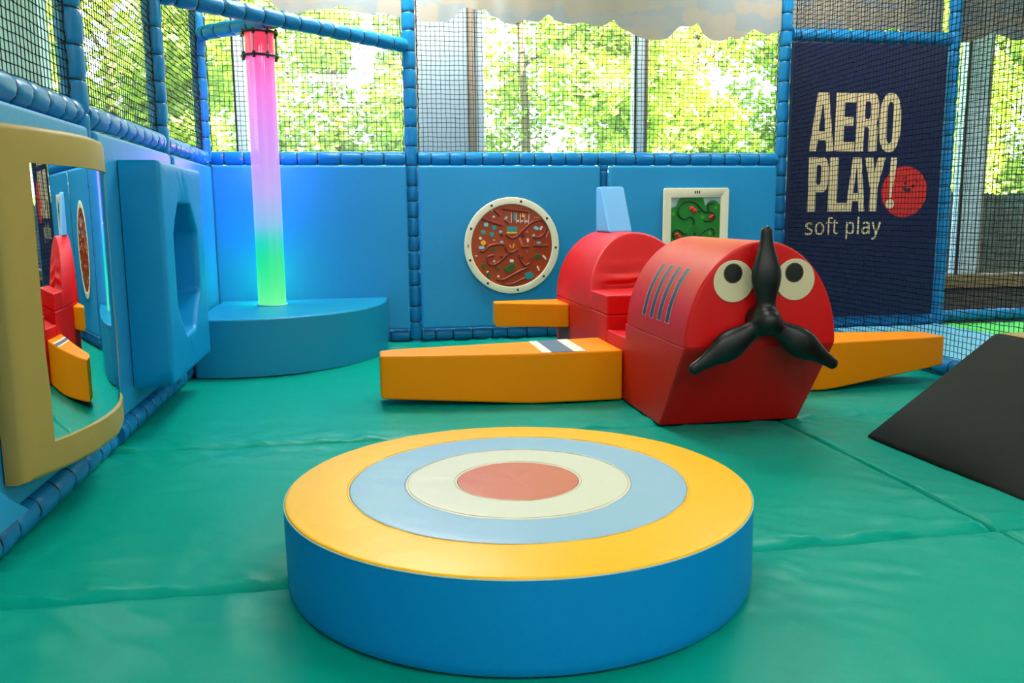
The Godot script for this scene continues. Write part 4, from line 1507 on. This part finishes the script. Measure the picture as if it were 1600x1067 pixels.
func propeller(hub: Vector3) -> MB:
	# smooth union of hub and three tapered blades, meshed as surface nets
	var dirs := [Vector2(-0.012, 0.375), Vector2(-0.315, -0.195), Vector2(0.315, -0.195)]
	var field := func(p: Vector3) -> float:
		var d := (p - hub)
		var best := Vector3(d.x, d.y, d.z).length() - 0.064
		best = minf(best, Vector2(Vector2(d.x, d.y).length(), maxf(0.0, absf(d.z + 0.03) - 0.04)).length() - 0.062)
		for v in dirs:
			var L: float = v.length()
			var u: Vector2 = v / L
			var s: float = clampf(Vector2(d.x, d.y).dot(u) / L, 0.0, 1.0)
			var w := lerpf(0.038, 0.026, s) + 0.034 * exp(-pow((s - 0.52) / 0.25, 2.0))
			var q := Vector2(d.x, d.y) - u * s * L
			var flat := 0.55
			var e := sqrt(q.length_squared() + pow((d.z - 0.004) / flat, 2.0)) - w
			e *= 0.75
			var kk := 0.022
			var hh := clampf(0.5 + 0.5 * (e - best) / kk, 0.0, 1.0)
			best = lerpf(e, best, hh) - kk * hh * (1.0 - hh)
		return best
	var cell := 0.0085
	var lo := hub + Vector3(-0.38, -0.27, -0.085)
	var nx := 90
	var ny := 82
	var nz := 20
	var val := PackedFloat32Array()
	val.resize((nx + 1) * (ny + 1) * (nz + 1))
	for k in nz + 1:
		for j in ny + 1:
			for i in nx + 1:
				val[(k * (ny + 1) + j) * (nx + 1) + i] = field.call(lo + Vector3(i, j, k) * cell)
	var at := func(i, j, k): return val[(k * (ny + 1) + j) * (nx + 1) + i]
	var mb := MB.new()
	var id := {}
	for k in nz:
		for j in ny:
			for i in nx:
				var neg := 0
				var s := Vector3.ZERO
				var n := 0
				var cs := []
				for c in 8:
					var f: float = val[((k + (c >> 2)) * (ny + 1) + j + ((c >> 1) & 1)) * (nx + 1) + i + (c & 1)]
					cs.append(f)
					if f < 0.0:
						neg += 1
				if neg == 0 or neg == 8:
					continue
				for c in 8:
					for ax in 3:
						if not (c >> ax) & 1:
							var d := c | (1 << ax)
							if (cs[c] < 0.0) != (cs[d] < 0.0):
								var f: float = cs[c] / (cs[c] - cs[d])
								var p := Vector3(c & 1, (c >> 1) & 1, c >> 2)
								p[ax] = f
								s += p
								n += 1
				id[Vector3i(i, j, k)] = mb.add(lo + (Vector3(i, j, k) + s / n) * cell)
	for cellp in id:
		var i: int = cellp.x
		var j: int = cellp.y
		var k: int = cellp.z
		for ax in 3:
			var step := Vector3i.ZERO
			step[ax] = 1
			var f0: float = at.call(i, j, k)
			var f1: float = at.call(i + step.x, j + step.y, k + step.z)
			if (f0 < 0.0) == (f1 < 0.0):
				continue
			var u := Vector3i.ZERO
			u[(ax + 1) % 3] = 1
			var w := Vector3i.ZERO
			w[(ax + 2) % 3] = 1
			if id.has(cellp - u) and id.has(cellp - w) and id.has(cellp - u - w):
				if f0 < 0.0:
					mb.quad(id[cellp - u - w], id[cellp - w], id[cellp], id[cellp - u])
				else:
					mb.quad(id[cellp - u - w], id[cellp - u], id[cellp], id[cellp - w])
	return mb

# ------------------------------------------------------------------ ramp at the right
func build_ramp() -> void:
	var t := thing("soft_ramp", "black padded ramp block with tan top at right edge", "ramp", Vector3(3.9, 0, 4.2))
	var blk := vinyl("ramp_black", Color(0.05, 0.05, 0.035), 0.55, 0.3, 1.6, 0.25)
	var prof := [Vector2(3.33, 0.0), Vector2(3.335, 0.008), Vector2(3.345, 0.016), Vector2(3.92, 0.436), Vector2(3.93, 0.441), Vector2(3.945, 0.443), Vector2(4.52, 0.443), Vector2(4.53, 0.438), Vector2(4.53, 0.0)]
	var mb := MB.new()
	var nz := noise(17, 1.4, 2)
	var rows_ := []
	for k in 25:
		var z := lerpf(3.392, 5.8, k / 24.0)
		var row := []
		for i in prof.size() - 1:
			for s in (8 if i == 2 else 1):
				var q: Vector2 = prof[i].lerp(prof[i + 1], s / 8.0)
				var edge := minf(1.0, k * 0.6)
				row.append(Vector3(q.x + (z - 3.39) * 0.045 * clampf(1.0 - q.y / 0.443, 0.0, 1.0), q.y + (0.006 * nz.get_noise_2d(q.x * 2.5, z * 2.5) * edge if q.y > 0.03 and q.y < 0.42 else 0.0), z))
		row.append(Vector3(4.53, 0, z))
		rows_.append(row)
	mb.rows(rows_, false, true)
	var f: Array = rows_[0].duplicate()
	mb.face(f)
	f = rows_[-1].duplicate()
	f.reverse()
	mb.face(f)
	obj("block", mb, blk, t)
	mb = MB.new()
	mb.rbox(Vector3(4.235, 0.4445, 4.6), Vector3(0.285, 0.0035, 1.195), 0.003)
	obj("tan_top", mb, vinyl("ramp_tan", Color(0.66, 0.52, 0.30), 0.45, 0.3, 1.6), t)
